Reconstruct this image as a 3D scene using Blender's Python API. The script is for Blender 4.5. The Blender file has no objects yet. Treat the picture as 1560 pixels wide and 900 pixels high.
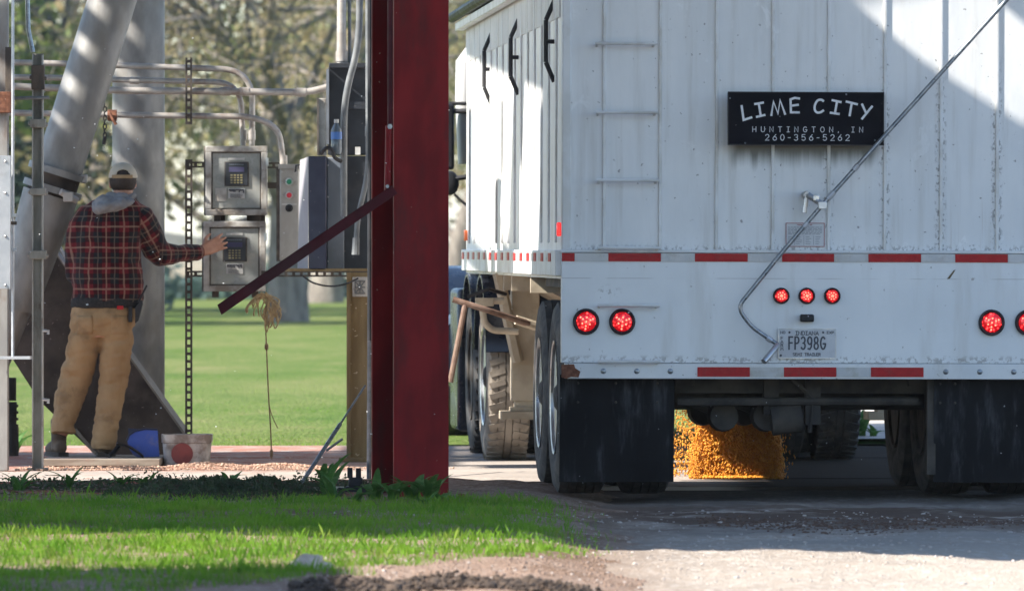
import bpy, math, random
import numpy as np
from mathutils import Vector, Matrix, Euler, noise as mnoise
R = math.radians
random.seed(7)
sc = bpy.context.scene
C = sc.collection
# ------------------------------------------------------------------ camera, sky, sun, exposure
F = 11000.0          # focal length in photo pixels (1560 wide)
CH = 1.315           # camera height
HOR = 378.0          # photo row of the horizon
cam_d = bpy.data.cameras.new('Camera'); cam = bpy.data.objects.new('Camera', cam_d); C.objects.link(cam)
cam.location = (0, 0, CH); cam.rotation_euler = (R(90), 0, 0)
cam_d.sensor_fit = 'HORIZONTAL'; cam_d.sensor_width = 36.0
cam_d.lens = 36.0 * F / 1560.0
cam_d.shift_y = -(450 - HOR) / 1560.0
cam_d.clip_start = 1.0; cam_d.clip_end = 6000
cam_d.dof.use_dof = True; cam_d.dof.focus_distance = 39.5; cam_d.dof.aperture_fstop = 6.3
sc.camera = cam
SUN = Vector((-.727, -.29, .623)).normalized()
el = math.asin(SUN.z)
world = bpy.data.worlds.new('World'); sc.world = world; world.use_nodes = True
wn = world.node_tree
sky = wn.nodes.new('ShaderNodeTexSky'); sky.sky_type = 'NISHITA'; sky.sun_disc = False
sky.sun_elevation = el; sky.sun_rotation = math.atan2(SUN.x, SUN.y); sky.dust_density = .3; sky.air_density = 1.0; sky.ozone_density = 2.4
bgn = wn.nodes['Background']; bgn.inputs['Strength'].default_value = 0.115
wn.links.new(sky.outputs[0], bgn.inputs[0])
sun_d = bpy.data.lights.new('Sun', 'SUN'); sun_d.energy = 4.1; sun_d.angle = R(.53); sun_d.color = (1, .94, .85)
sun = bpy.data.objects.new('Sun', sun_d); C.objects.link(sun)
sun.rotation_euler = SUN.to_track_quat('Z', 'Y').to_euler(); sun.location = SUN * 60
sc.view_settings.view_transform = 'Standard'; sc.view_settings.look = 'None'
sc.view_settings.exposure = 1.55; sc.view_settings.gamma = 1.0
sc.render.engine = 'CYCLES'
sc.cycles.max_bounces = 6; sc.cycles.transparent_max_bounces = 8; sc.cycles.use_denoising = True
sc.cycles.caustics_reflective = False; sc.cycles.caustics_refractive = False

def P(px, py, Y):
    return Vector(((px - 780) * Y / F, Y, CH - (py - HOR) * Y / F))
def GY(py):
    return CH * F / (py - HOR)

# ------------------------------------------------------------------ materials
def srgb(r, g, b):
    f = lambda c: (c / 255 / 12.92) if c / 255 <= .04045 else ((c / 255 + .055) / 1.055) ** 2.4
    return (f(r), f(g), f(b))
def node(nt, t, **kw):
    n = nt.nodes.new(t)
    for k, v in kw.items(): setattr(n, k, v)
    return n
def sockset(nt, s, v):
    if hasattr(v, 'is_linked') or hasattr(v, 'links'): nt.links.new(v, s)
    elif isinstance(v, (tuple, list)) and len(v) == 3 and s.type == 'RGBA': s.default_value = (*v, 1)
    else: s.default_value = v
def math_(nt, op, a, b=0.0, c=None):
    n = node(nt, 'ShaderNodeMath', operation=op)
    sockset(nt, n.inputs[0], a); sockset(nt, n.inputs[1], b)
    if c is not None: sockset(nt, n.inputs[2], c)
    return n.outputs[0]
def mix_(nt, f, a, b):
    n = node(nt, 'ShaderNodeMix', data_type='RGBA')
    sockset(nt, n.inputs[0], f); sockset(nt, n.inputs[6], a); sockset(nt, n.inputs[7], b)
    return n.outputs[2]
def ramp_(nt, v, lo, hi):
    n = node(nt, 'ShaderNodeMapRange'); n.interpolation_type = 'SMOOTHSTEP'
    sockset(nt, n.inputs[0], v); n.inputs[1].default_value = lo; n.inputs[2].default_value = hi
    return n.outputs[0]
def noise_(nt, vec, scale, detail=4, rough=.55, dist=0):
    n = node(nt, 'ShaderNodeTexNoise')
    n.inputs['Scale'].default_value = scale; n.inputs['Detail'].default_value = detail
    n.inputs['Roughness'].default_value = rough; n.inputs['Distortion'].default_value = dist
    if vec is not None: nt.links.new(vec, n.inputs['Vector'])
    return n.outputs[0]
def mapped(nt, vec, scale, loc=(0, 0, 0)):
    n = node(nt, 'ShaderNodeMapping'); n.inputs['Scale'].default_value = scale; n.inputs['Location'].default_value = loc
    nt.links.new(vec, n.inputs[0]); return n.outputs[0]
def new_mat(name):
    m = bpy.data.materials.new(name); m.use_nodes = True
    nt = m.node_tree; b = nt.nodes['Principled BSDF']
    tc = node(nt, 'ShaderNodeTexCoord')
    return m, nt, b, tc.outputs['Object']
def bump_(nt, b, h, strength, dist=.01):
    n = node(nt, 'ShaderNodeBump'); n.inputs['Strength'].default_value = strength; n.inputs['Distance'].default_value = dist
    nt.links.new(h, n.inputs['Height']); nt.links.new(n.outputs[0], b.inputs['Normal'])
def mat(name, c1, c2=None, rough=.6, metal=0.0, scale=(5, 5, 5), lo=.38, hi=.64, bump=.0, bscale=60, bdist=.004,
        dirt=None, damt=.5, dscale=(3, 3, 3), dlo=.5, dhi=.7, spec=.5, emit=None, estr=0, trans=0, speck=None, sscale=90, slo=.66):
    m, nt, b, co = new_mat(name)
    col = c1
    if c2 is not None:
        col = mix_(nt, ramp_(nt, noise_(nt, mapped(nt, co, scale), 1.0, 5), lo, hi), c1, c2)
    if dirt is not None:
        f = math_(nt, 'MULTIPLY', ramp_(nt, noise_(nt, mapped(nt, co, dscale, (3.1, 1.7, 8.2)), 1.0, 7, .65), dlo, dhi), damt)
        col = mix_(nt, f, col, dirt)
    if speck is not None:
        f = ramp_(nt, noise_(nt, mapped(nt, co, (1, 1, 1), (9, 4, 2)), sscale, 2), slo, slo + .05)
        col = mix_(nt, f, col, speck)
    sockset(nt, b.inputs['Base Color'], col)
    rn = ramp_(nt, noise_(nt, mapped(nt, co, tuple(s * 1.7 for s in scale)), 1.0, 4), .3, .7)
    sockset(nt, b.inputs['Roughness'], math_(nt, 'MULTIPLY_ADD', rn, .18, max(rough - .09, .03)))
    b.inputs['Metallic'].default_value = metal
    b.inputs['Specular IOR Level'].default_value = spec
    if emit: b.inputs['Emission Color'].default_value = (*emit, 1); b.inputs['Emission Strength'].default_value = estr
    if trans: b.inputs['Transmission Weight'].default_value = trans
    if bump: bump_(nt, b, noise_(nt, mapped(nt, co, (1, 1, 1)), bscale, 5, .6), bump, bdist)
    return m

MT = {}
MT['white'] = mat('white_paint', (.62, .64, .65), (.70, .71, .71), rough=.42, scale=(3, 3, 1.2), bump=.15, bscale=25, dirt=(.34, .31, .27), damt=.45, dscale=(5, 5, 1.5), dlo=.52, dhi=.8, speck=(.2, .16, .13), sscale=55, slo=.70)
MT['white_clean'] = mat('white_metal', (.70, .71, .71), (.6, .6, .58), rough=.4, dirt=(.33, .28, .22), damt=.4)
MT['side'] = mat('white_side', (.72, .72, .71), (.78, .78, .77), rough=.38, scale=(2, 2, 1), bump=.25, bscale=6, bdist=.006, dirt=(.5, .45, .38), damt=.4, dscale=(4, 4, 1))
MT['tape_red'] = mat('reflective_red', (.42, .013, .017), (.34, .010, .014), spec=.2, rough=.4, scale=(40, 40, 40), dirt=(.2, .1, .09), damt=.2, dscale=(20, 20, 20))
MT['tape_grey'] = mat('reflective_silver', (.45, .46, .47), (.52, .52, .52), rough=.35, scale=(12, 12, 12), dirt=(.3, .27, .22), damt=.55, dscale=(9, 9, 9))
MT['rust'] = mat('rust', (.12, .045, .025), (.22, .09, .05), rough=.9, scale=(40, 40, 40), bump=.5, bscale=120)
MT['rubber'] = mat('tyre_rubber', (.022, .022, .024), (.05, .048, .045), rough=.85, scale=(14, 14, 14), dirt=(.17, .14, .11), damt=.5, bump=.3, bscale=90)
MT['rubber_dust'] = mat('dusty_rubber', (.20, .17, .14), (.30, .26, .215), rough=.95, scale=(9, 9, 9), bump=.3, bscale=70)
MT['flap'] = mat('mud_flap_rubber', (.009, .0092, .0105), (.015, .0155, .0175), spec=.1, rough=.75, scale=(5, 5, 2), lo=.35, hi=.7, dirt=(.11, .115, .125), damt=.75, dscale=(13, 13, 2.5), dlo=.50, dhi=.82, bump=.3, bscale=14, bdist=.008)
MT['black'] = mat('black_paint', (.012, .013, .016), (.025, .025, .03), spec=.35, rough=.55, scale=(9, 9, 9), dirt=(.1, .09, .08), damt=.3)
MT['sign'] = mat('black_sign_face', (.005, .005, .008), (.008, .008, .012), spec=.08, rough=.6, scale=(6, 6, 6), speck=(.2, .19, .17), sscale=45, slo=.73)
MT['letters'] = mat('white_lettering', (.72, .74, .75), (.6, .61, .62), rough=.5, scale=(30, 30, 30))
MT['chassis'] = mat('dirty_chassis', (.028, .026, .025), (.07, .06, .05), rough=.85, scale=(6, 6, 6), bump=.3, bscale=50)
MT['chassis_tan'] = mat('dusty_tan_steel', (.36, .30, .22), (.48, .41, .31), rough=.85, scale=(6, 6, 6), dirt=(.16, .11, .07), damt=.5, bump=.2, bscale=40)
MT['alu'] = mat('aluminium', (.55, .56, .57), (.4, .4, .4), rough=.35, metal=.8, scale=(10, 10, 10), dirt=(.2, .17, .14), damt=.4)
MT['galv'] = mat('galvanised_steel', (.165, .162, .155), (.245, .24, .23), rough=.55, metal=.35, scale=(7, 7, 3.5), lo=.35, hi=.66, bump=.12, bscale=30, dirt=(.17, .15, .12), damt=.55, dscale=(4, 4, 2))
MT['galv_light'] = mat('bright_galvanised', (.45, .47, .5), (.58, .59, .61), rough=.4, metal=.5, scale=(6, 6, 6), dirt=(.25, .2, .16), damt=.4)
MT['steel_rod'] = mat('steel_rod', (.22, .25, .28), (.34, .36, .38), rough=.35, metal=.7, scale=(25, 25, 25), dirt=(.12, .1, .09), damt=.5)
MT['conduit'] = mat('conduit', (.36, .33, .30), (.48, .45, .42), rough=.5, metal=.35, scale=(9, 9, 9), dirt=(.20, .13, .10), damt=.7, dscale=(8, 8, 8), bump=.15, bscale=60)
MT['conduit_grey'] = mat('grey_conduit', (.12, .13, .14), (.19, .20, .205), rough=.55, metal=.1, scale=(9, 9, 9), dirt=(.14, .11, .09), damt=.4)
MT['red'] = mat('red_painted_steel', (.215, .014, .016), (.135, .009, .011), spec=.07, rough=.42, scale=(5, 5, 2), dirt=(.05, .022, .02), damt=.75, dscale=(7, 7, 1.6), dlo=.46, dhi=.72, bump=.15, bscale=22, speck=(.36, .22, .18), sscale=26, slo=.72)
MT['red_arm'] = mat('dark_red_angle', (.045, .003, .007), (.065, .004, .010), spec=.15, rough=.55, scale=(9, 9, 9), dirt=(.04, .02, .02), damt=.5)
MT['cab_black'] = mat('charcoal_cabinet', (.016, .019, .026), (.028, .032, .042), rough=.5, scale=(7, 7, 7), dirt=(.1, .09, .08), damt=.35, speck=(.3, .28, .25), sscale=40, slo=.72)
MT['cab_navy'] = mat('navy_cabinet', (.018, .022, .05), (.028, .033, .065), rough=.45, scale=(7, 7, 7), dirt=(.09, .09, .1), damt=.3, speck=(.35, .33, .3), sscale=36, slo=.72)
MT['cab_grey'] = mat('blue_grey_cabinet', (.13, .155, .19), (.18, .20, .23), rough=.5, scale=(6, 6, 3), dirt=(.1, .09, .08), damt=.45)
MT['cab_lilac'] = mat('pale_grey_panel', (.27, .26, .29), (.33, .32, .34), rough=.55, scale=(6, 6, 3), dirt=(.18, .16, .15), damt=.4)
MT['encl'] = mat('weathered_fibreglass', (.40, .385, .36), (.50, .49, .46), rough=.6, scale=(12, 12, 12), dirt=(.16, .125, .09), damt=.75, dscale=(9, 9, 9), dlo=.42, dhi=.66)
MT['encl_in'] = mat('dusty_window', (.22, .23, .22), (.33, .34, .33), rough=.25, scale=(5, 5, 5), lo=.3, hi=.7, dirt=(.42, .38, .32), damt=.5, dscale=(7, 7, 7), spec=.6)
MT['encl_edge'] = mat('dark_gasket', (.07, .062, .055), (.13, .11, .09), rough=.8, scale=(15, 15, 15))
MT['keypad'] = mat('keypad_face', (.022, .025, .032), (.04, .04, .045), rough=.4)
MT['lcd'] = mat('keypad_display', (.075, .075, .14), (.10, .10, .17), spec=.1, rough=.6)
MT['key_y'] = mat('yellow_keys', (.30, .25, .11), (.24, .22, .14), rough=.6, scale=(60, 60, 60))
MT['paper'] = mat('paper_label', (.55, .55, .53), (.47, .47, .46), rough=.7, scale=(20, 20, 20))
MT['print'] = mat('dark_print', (.06, .065, .08), rough=.7)
MT['button_box'] = mat('stainless_box', (.34, .33, .30), (.42, .41, .38), rough=.5, metal=.15, scale=(9, 9, 5), dirt=(.2, .16, .12), damt=.5)
MT['green_b'] = mat('green_button', (.02, .22, .12), rough=.35)
MT['red_b'] = mat('red_button', (.6, .03, .05), rough=.35)
MT['strut'] = mat('brown_strut', (.055, .045, .038), (.11, .085, .065), rough=.75, scale=(20, 20, 8), bump=.2, bscale=90)
MT['post_galv'] = mat('weathered_post', (.23, .225, .20), (.34, .33, .30), rough=.6, metal=.3, scale=(12, 12, 3), dirt=(.12, .08, .055), damt=.7, dscale=(14, 14, 5), bump=.3, bscale=60)
MT['post_tan'] = mat('tan_post', (.19, .135, .068), (.26, .195, .105), spec=.2, rough=.8, scale=(14, 14, 2), dirt=(.13, .10, .06), damt=.6, dscale=(9, 9, 2), speck=(.5, .42, .3), sscale=40, slo=.68)
MT['hopper'] = mat('brown_hopper_plate', (.045, .035, .030), (.085, .066, .054), spec=.15, rough=.8, scale=(4, 4, 4), dirt=(.14, .11, .095), damt=.5, dscale=(3, 3, 3), speck=(.28, .22, .19), sscale=50, slo=.68)
MT['hopper_edge'] = mat('worn_edge', (.15, .13, .105), (.22, .19, .155), rough=.8, scale=(12, 12, 12))
MT['rope'] = mat('straw_rope', (.36, .25, .13), (.5, .37, .2), rough=.95, scale=(40, 40, 40))
MT['twine'] = mat('brown_twine', (.22, .14, .08), (.3, .2, .12), rough=.95, scale=(40, 40, 40))
MT['plank'] = mat('weathered_plank', (.20, .165, .13), (.30, .26, .21), rough=.9, scale=(3, 22, 22), bump=.4, bscale=40, dirt=(.3, .14, .1), damt=.4)
MT['bucket'] = mat('dirty_white_plastic', (.52, .47, .42), (.62, .57, .52), rough=.5, scale=(9, 9, 9), dirt=(.2, .15, .12), damt=.85, dscale=(9, 9, 9), dlo=.42, dhi=.62)
MT['decal_red'] = mat('faded_red_decal', (.3, .06, .05), (.22, .05, .045), rough=.6, scale=(15, 15, 15), dirt=(.3, .2, .16), damt=.4)
MT['blue_pl'] = mat('blue_plastic', (.035, .085, .42), (.05, .11, .47), rough=.45, scale=(8, 8, 8), dirt=(.25, .2, .18), damt=.35, dscale=(14, 14, 14))
MT['bottle'] = mat('clear_plastic', (.09, .12, .15), (.13, .16, .19), rough=.15)
MT['blue_cap'] = mat('blue_bottle_label', (.04, .14, .42), (.05, .17, .5), rough=.4)
MT['pale_pipe'] = mat('pale_pvc', (.48, .46, .33), (.4, .38, .27), rough=.6, dirt=(.15, .12, .08), damt=.4)
MT['navy'] = mat('navy_truck_paint', (.008, .015, .03), (.012, .02, .038), spec=.4, rough=.3, scale=(5, 5, 5), dirt=(.25, .22, .18), damt=.2, dscale=(4, 4, 4))
MT['chrome'] = mat('chrome', (.6, .6, .62), rough=.12, metal=1)
MT['glass'] = mat('dark_glass', (.03, .035, .04), rough=.06)
MT['skin'] = mat('skin', (.40, .20, .13), (.46, .24, .16), rough=.55, scale=(30, 30, 30), bump=.1, bscale=200, bdist=.002)
MT['hair'] = mat('dark_hair', (.018, .012, .01), (.035, .022, .016), rough=.7, scale=(120, 120, 40), bump=.6, bscale=200)
MT['cap'] = mat('khaki_cap', (.50, .45, .36), (.43, .39, .31), rough=.9, scale=(9, 9, 9), bump=.3, bscale=250)
MT['cap_strap'] = mat('tan_cap_strap', (.30, .21, .11), (.25, .17, .09), rough=.8)
MT['hood'] = mat('grey_fleece', (.17, .175, .185), (.22, .225, .235), rough=1, scale=(20, 20, 20), bump=.4, bscale=160)
MT['pants'] = mat('tan_canvas', (.27, .17, .083), (.36, .24, .125), rough=.95, scale=(7, 7, 3), lo=.3, hi=.7, dirt=(.13, .08, .04), damt=.55, dscale=(6, 6, 6), bump=.35, bscale=220, bdist=.003)
MT['knit'] = mat('black_knit', (.012, .012, .013), (.022, .022, .022), rough=.95, scale=(60, 60, 60), bump=.4, bscale=150)
MT['boot'] = mat('brown_boot', (.07, .05, .035), (.11, .08, .055), rough=.8, scale=(14, 14, 14), dirt=(.17, .12, .09), damt=.5)
MT['sole'] = mat('boot_sole', (.03, .025, .022), (.06, .05, .04), rough=.9)
MT['corn'] = mat('corn_kernels', (.64, .235, .012), (.80, .38, .045), rough=.5, scale=(45, 45, 45), dirt=(.45, .15, .012), damt=.5, dscale=(30, 30, 30))
MT['chaff'] = mat('corn_chaff', (.52, .36, .27), (.38, .22, .15), rough=.9, scale=(40, 40, 40))
MT['bark'] = mat('grey_bark', (.14, .12, .10), (.24, .21, .175), rough=.95, scale=(7, 7, 2), bump=.8, bscale=10, bdist=.05)
MT['canopy'] = mat('canopy_steel', (.10, .10, .10), (.14, .14, .14), rough=.8)
MT['shed_w'] = mat('white_siding', (.66, .65, .62), (.74, .73, .70), rough=.7, scale=(3, 3, 3), dirt=(.4, .36, .3), damt=.3)
MT['block'] = mat('pale_block', (.42, .38, .34), (.52, .48, .43), rough=.9, scale=(6, 6, 6), bump=.3, bscale=40)
MT['stone'] = mat('grey_stone', (.36, .30, .25), (.46, .39, .33), rough=.95, scale=(18, 18, 18), bump=.5, bscale=60)
MT['clod'] = mat('dark_soil_clods', (.05, .036, .028), (.10, .07, .05), rough=1, scale=(20, 20, 20), bump=.5, bscale=70)
MT['crumb'] = mat('brown_soil_crumbs', (.085, .05, .036), (.13, .08, .056), rough=1, scale=(20, 20, 20))
MT['gravel'] = mat('gravel_stones', (.34, .29, .25), (.50, .44, .40), rough=.95, scale=(9, 9, 9), lo=.3, hi=.7)

def lit_red(name, s):
    m, nt, b, co = new_mat(name)
    v = node(nt, 'ShaderNodeTexVoronoi'); v.inputs['Scale'].default_value = 62
    nt.links.new(mapped(nt, co, (1, 0.01, 1)), v.inputs[0])
    hot = math_(nt, 'SUBTRACT', 1.0, ramp_(nt, v.outputs[0], .08, .5))
    col = mix_(nt, hot, (.75, .006, .012), (1, .05, .045))
    b.inputs['Base Color'].default_value = (.45, .01, .015, 1); b.inputs['Roughness'].default_value = .2
    nt.links.new(col, b.inputs['Emission Color'])
    nt.links.new(math_(nt, 'MULTIPLY_ADD', hot, s * 1.6, s * .22), b.inputs['Emission Strength'])
    return m
MT['led'] = lit_red('lit_red_lens', .85)
MT['led_dot'] = mat('lit_led', (1, .2, .1), emit=(1, .14, .09), estr=1.5)
MT['marker'] = mat('marker_lens', (.5, .02, .02), emit=(1, .03, .03), estr=.4, rough=.2)
MT['amber'] = mat('amber_lens', (.45, .10, .03), emit=(1, .2, .05), estr=.1, rough=.2)

def leaf_mat(name, c1, c2, c3=None, scale=.35):
    m, nt, b, co = new_mat(name)
    col = mix_(nt, ramp_(nt, noise_(nt, co, scale, 3), .36, .62), c1, c2)
    if c3: col = mix_(nt, ramp_(nt, noise_(nt, mapped(nt, co, (1, 1, 1), (5, 9, 3)), scale * 3.1, 3), .52, .68), col, c3)
    sockset(nt, b.inputs['Base Color'], col); b.inputs['Roughness'].default_value = .6; b.inputs['Specular IOR Level'].default_value = .25
    tr = node(nt, 'ShaderNodeBsdfTranslucent'); sockset(nt, tr.inputs[0], col)
    ms = node(nt, 'ShaderNodeMixShader'); ms.inputs[0].default_value = .4
    out = nt.nodes['Material Output']
    nt.links.new(b.outputs[0], ms.inputs[1]); nt.links.new(tr.outputs[0], ms.inputs[2]); nt.links.new(ms.outputs[0], out.inputs[0])
    return m
MT['leaf_olive'] = leaf_mat('olive_spring_leaves', (.23, .215, .10), (.30, .235, .125), (.18, .22, .085))
MT['leaf_green'] = leaf_mat('mid_green_leaves', (.13, .18, .055), (.21, .23, .08), (.27, .22, .09))
MT['leaf_conifer'] = leaf_mat('blue_green_needles', (.05, .085, .075), (.075, .12, .095), (.10, .13, .08))
MT['leaf_weed'] = leaf_mat('weed_leaves', (.06, .15, .03), (.10, .22, .05), (.15, .25, .08), scale=9)
MT['leaf_dark'] = leaf_mat('dark_ground_cover', (.04, .065, .03), (.06, .085, .04), (.085, .062, .045), scale=6)
MT['blade'] = leaf_mat('grass_blades', (.095, .225, .012), (.16, .31, .018), (.23, .30, .045), scale=1.4)

# ------------------------------------------------------------------ mesh collecting
ORG = {}
class MB:
    def __init__(s): s.v = []; s.f = []
    def add(s, vs, fs):
        o = len(s.v); s.v += [tuple(v) for v in vs]; s.f += [tuple(i + o for i in f) for f in fs]; return s
    def box(s, lo, hi, rot=None, piv=None):
        x0, y0, z0 = lo; x1, y1, z1 = hi
        vs = [Vector(p) for p in ((x0, y0, z0), (x1, y0, z0), (x1, y1, z0), (x0, y1, z0), (x0, y0, z1), (x1, y0, z1), (x1, y1, z1), (x0, y1, z1))]
        if rot is not None:
            c = Vector(piv) if piv is not None else (Vector(lo) + Vector(hi)) / 2
            vs = [c + rot @ (v - c) for v in vs]
        return s.add(vs, [(0, 3, 2, 1), (4, 5, 6, 7), (0, 1, 5, 4), (1, 2, 6, 5), (2, 3, 7, 6), (3, 0, 4, 7)])
    def cbox(s, c, d, rot=None):
        c = Vector(c); d = Vector(d) / 2
        return s.box(c - d, c + d, rot)
    def tube(s, pts, r, n=10, caps=True, flat=None):
        pts = [Vector(p) for p in pts]; m = len(pts)
        rs = r if isinstance(r, (list, tuple)) else [r] * m
        up = None; vs = []
        for i, p in enumerate(pts):
            t = (pts[min(i + 1, m - 1)] - pts[max(i - 1, 0)])
            t = t.normalized() if t.length > 1e-9 else Vector((0, 0, 1))
            if up is None:
                up = Vector((0, 0, 1)) if abs(t.z) < .9 else Vector((0, 1, 0))
            a = t.cross(up); a = a.normalized() if a.length > 1e-6 else t.orthogonal().normalized()
            up = a.cross(t).normalized()
            rr = rs[i]; ra, rb = rr if isinstance(rr, (list, tuple)) else (rr, rr)
            for k in range(n):
                th = 2 * math.pi * k / n
                vs.append(p + a * (ra * math.cos(th)) + up * (rb * math.sin(th)))
        fs = []
        for i in range(m - 1):
            for k in range(n):
                k2 = (k + 1) % n
                fs.append((i * n + k, i * n + k2, (i + 1) * n + k2, (i + 1) * n + k))
        if caps:
            fs.append(tuple(range(n - 1, -1, -1))); fs.append(tuple((m - 1) * n + k for k in range(n)))
        return s.add(vs, fs)
    def rings(s, rings, n=24, caps=True, pw=2.0):
        """horizontal superellipse rings: (cx, cy, z, rx, ry)"""
        vs = []; fs = []; m = len(rings)
        for (cx, cy, z, rx, ry) in rings:
            for k in range(n):
                th = 2 * math.pi * k / n; c, q = math.cos(th), math.sin(th)
                vs.append((cx + rx * math.copysign(abs(c) ** (2 / pw), c), cy + ry * math.copysign(abs(q) ** (2 / pw), q), z))
        for i in range(m - 1):
            for k in range(n):
                k2 = (k + 1) % n; fs.append((i * n + k, i * n + k2, (i + 1) * n + k2, (i + 1) * n + k))
        if caps:
            fs.append(tuple(range(n - 1, -1, -1))); fs.append(tuple((m - 1) * n + k for k in range(n)))
        return s.add(vs, fs)
    def lathe(s, prof, c, axis='X', n=40, closed=False):
        c = Vector(c); vs = []; fs = []; m = len(prof)
        for (u, r) in prof:
            for k in range(n):
                th = 2 * math.pi * k / n
                if axis == 'X': vs.append(c + Vector((u, r * math.cos(th), r * math.sin(th))))
                elif axis == 'Y': vs.append(c + Vector((r * math.cos(th), u, r * math.sin(th))))
                else: vs.append(c + Vector((r * math.cos(th), r * math.sin(th), u)))
        mm = m if closed else m - 1
        for i in range(mm):
            j = (i + 1) % m
            for k in range(n):
                k2 = (k + 1) % n; fs.append((i * n + k, i * n + k2, j * n + k2, j * n + k))
        if not closed:
            fs.append(tuple(range(n - 1, -1, -1))); fs.append(tuple((m - 1) * n + k for k in range(n)))
        return s.add(vs, fs)
    def prism(s, poly, d, plane='XZ'):
        """poly in 3-D, pushed by vector d"""
        n = len(poly); d = Vector(d); a = [Vector(p) for p in poly]; vs = a + [p + d for p in a]
        fs = [tuple(range(n)), tuple(range(2 * n - 1, n - 1, -1))]
        for k in range(n): fs.append((k, (k + 1) % n, n + (k + 1) % n, n + k))
        return s.add(vs, fs)
    def ball(s, c, r, n=12, m=8, jit=0, seed=0):
        c = Vector(c); rx, ry, rz = r if isinstance(r, (tuple, list)) else (r, r, r)
        vs = [c + Vector((0, 0, rz))]; fs = []
        for i in range(1, m):
            ph = math.pi * i / m
            for k in range(n):
                th = 2 * math.pi * k / n
                d = Vector((math.sin(ph) * math.cos(th), math.sin(ph) * math.sin(th), math.cos(ph)))
                q = 1 + (jit * mnoise.noise(d * 1.7 + Vector((seed, seed * 2.3, 0))) if jit else 0)
                vs.append(c + Vector((d.x * rx, d.y * ry, d.z * rz)) * q)
        vs.append(c - Vector((0, 0, rz)))
        for k in range(n): fs.append((0, 1 + k, 1 + (k + 1) % n))
        for i in range(m - 2):
            for k in range(n):
                a = 1 + i * n; b = a + n; k2 = (k + 1) % n
                fs.append((a + k, b + k, b + k2, a + k2))
        l = len(vs) - 1; a = 1 + (m - 2) * n
        for k in range(n): fs.append((a + k, l, a + (k + 1) % n))
        return s.add(vs, fs)
    def mesh(s, name, org=(0, 0, 0), smooth=True, ang=35):
        me = bpy.data.meshes.new(name); o = Vector(org)
        me.from_pydata([tuple(Vector(v) - o) for v in s.v], [], s.f); me.validate()
        import bmesh
        bm = bmesh.new(); bm.from_mesh(me); bmesh.ops.recalc_face_normals(bm, faces=bm.faces); bm.to_mesh(me); bm.free()
        if smooth:
            me.polygons.foreach_set('use_smooth', [True] * len(me.polygons)); me.set_sharp_from_angle(angle=R(ang))
        me.update(); return me
    def build(s, name, m, parent=None, bev=0, smooth=True, ang=35, loc=None, label=None):
        if parent is not None:
            org = ORG[parent.name]
        else:
            org = Vector(loc) if loc is not None else Vector((0, 0, 0))
        me = s.mesh(name, org, smooth, ang); me.materials.append(m)
        return link(name, me, parent, org if parent is None else None, bev, label)
def link(name, me, parent=None, loc=None, bev=0, label=None):
    ob = bpy.data.objects.new(name, me); C.objects.link(ob)
    if parent is not None: ob.parent = parent; ORG[ob.name] = ORG[parent.name]
    else:
        ob.location = loc if loc is not None else (0, 0, 0); ORG[ob.name] = Vector(ob.location)
    if bev:
        b = ob.modifiers.new('bevel', 'BEVEL'); b.width = bev; b.segments = 2; b.limit_method = 'ANGLE'; b.angle_limit = R(40)
    if label: ob['label'] = label
    return ob
def tag(o, label=None, cat=None, group=None, kind=None):
    if label: o['label'] = label
    if cat: o['category'] = cat
    if group: o['group'] = group
    if kind: o['kind'] = kind
    return o
def thing(name, label, cat, loc=(0, 0, 0), rot=(0, 0, 0), group=None, local=False):
    o = bpy.data.objects.new(name, None); C.objects.link(o); o.empty_display_size = .2
    o.location = loc; o.rotation_euler = rot; tag(o, label, cat, group)
    ORG[o.name] = Vector((0, 0, 0)) if local else Vector(loc)
    return o
def copy_tree(o, parent=None):
    c = o.copy(); C.objects.link(c)
    if parent is not None: c.parent = parent
    for ch in [x for x in bpy.data.objects if x.parent == o]: copy_tree(ch, c)
    return c
def npmesh(name, verts, faces, m, nper):
    me = bpy.data.meshes.new(name); nv = len(verts); nf = len(faces)
    me.vertices.add(nv); me.vertices.foreach_set('co', np.asarray(verts, dtype=np.float32).ravel())
    me.loops.add(nf * nper); me.loops.foreach_set('vertex_index', np.asarray(faces, dtype=np.int32).ravel())
    me.polygons.add(nf); me.polygons.foreach_set('loop_start', np.arange(0, nf * nper, nper, dtype=np.int32))
    try: me.polygons.foreach_set('loop_total', np.full(nf, nper, dtype=np.int32))
    except Exception: pass
    me.update(calc_edges=True); me.validate(); me.materials.append(m); return me
def curve(pts, k=8):
    """Catmull-Rom through points"""
    pts = [Vector(p) for p in pts]; q = [pts[0]] + pts + [pts[-1]]; out = []
    for i in range(1, len(q) - 2):
        p0, p1, p2, p3 = q[i - 1:i + 3]
        for j in range(k):
            t = j / k
            out.append(.5 * ((2 * p1) + (p2 - p0) * t + (2 * p0 - 5 * p1 + 4 * p2 - p3) * t * t + (3 * p1 - p0 - 3 * p2 + p3) * t ** 3))
    return out + [pts[-1]]
def rounded(pts, rad, k=8):
    """polyline with rounded corners"""
    pts = [Vector(p) for p in pts]; out = [pts[0]]
    for i in range(1, len(pts) - 1):
        a, b, c = pts[i - 1:i + 2]
        u = (a - b); w = (c - b); d = min(rad, u.length * .49, w.length * .49)
        p0 = b + u.normalized() * d; p2 = b + w.normalized() * d
        for j in range(k + 1):
            t = j / k; out.append(p0 * (1 - t) ** 2 + b * 2 * t * (1 - t) + p2 * t * t)
    return out + [pts[-1]]

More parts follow.
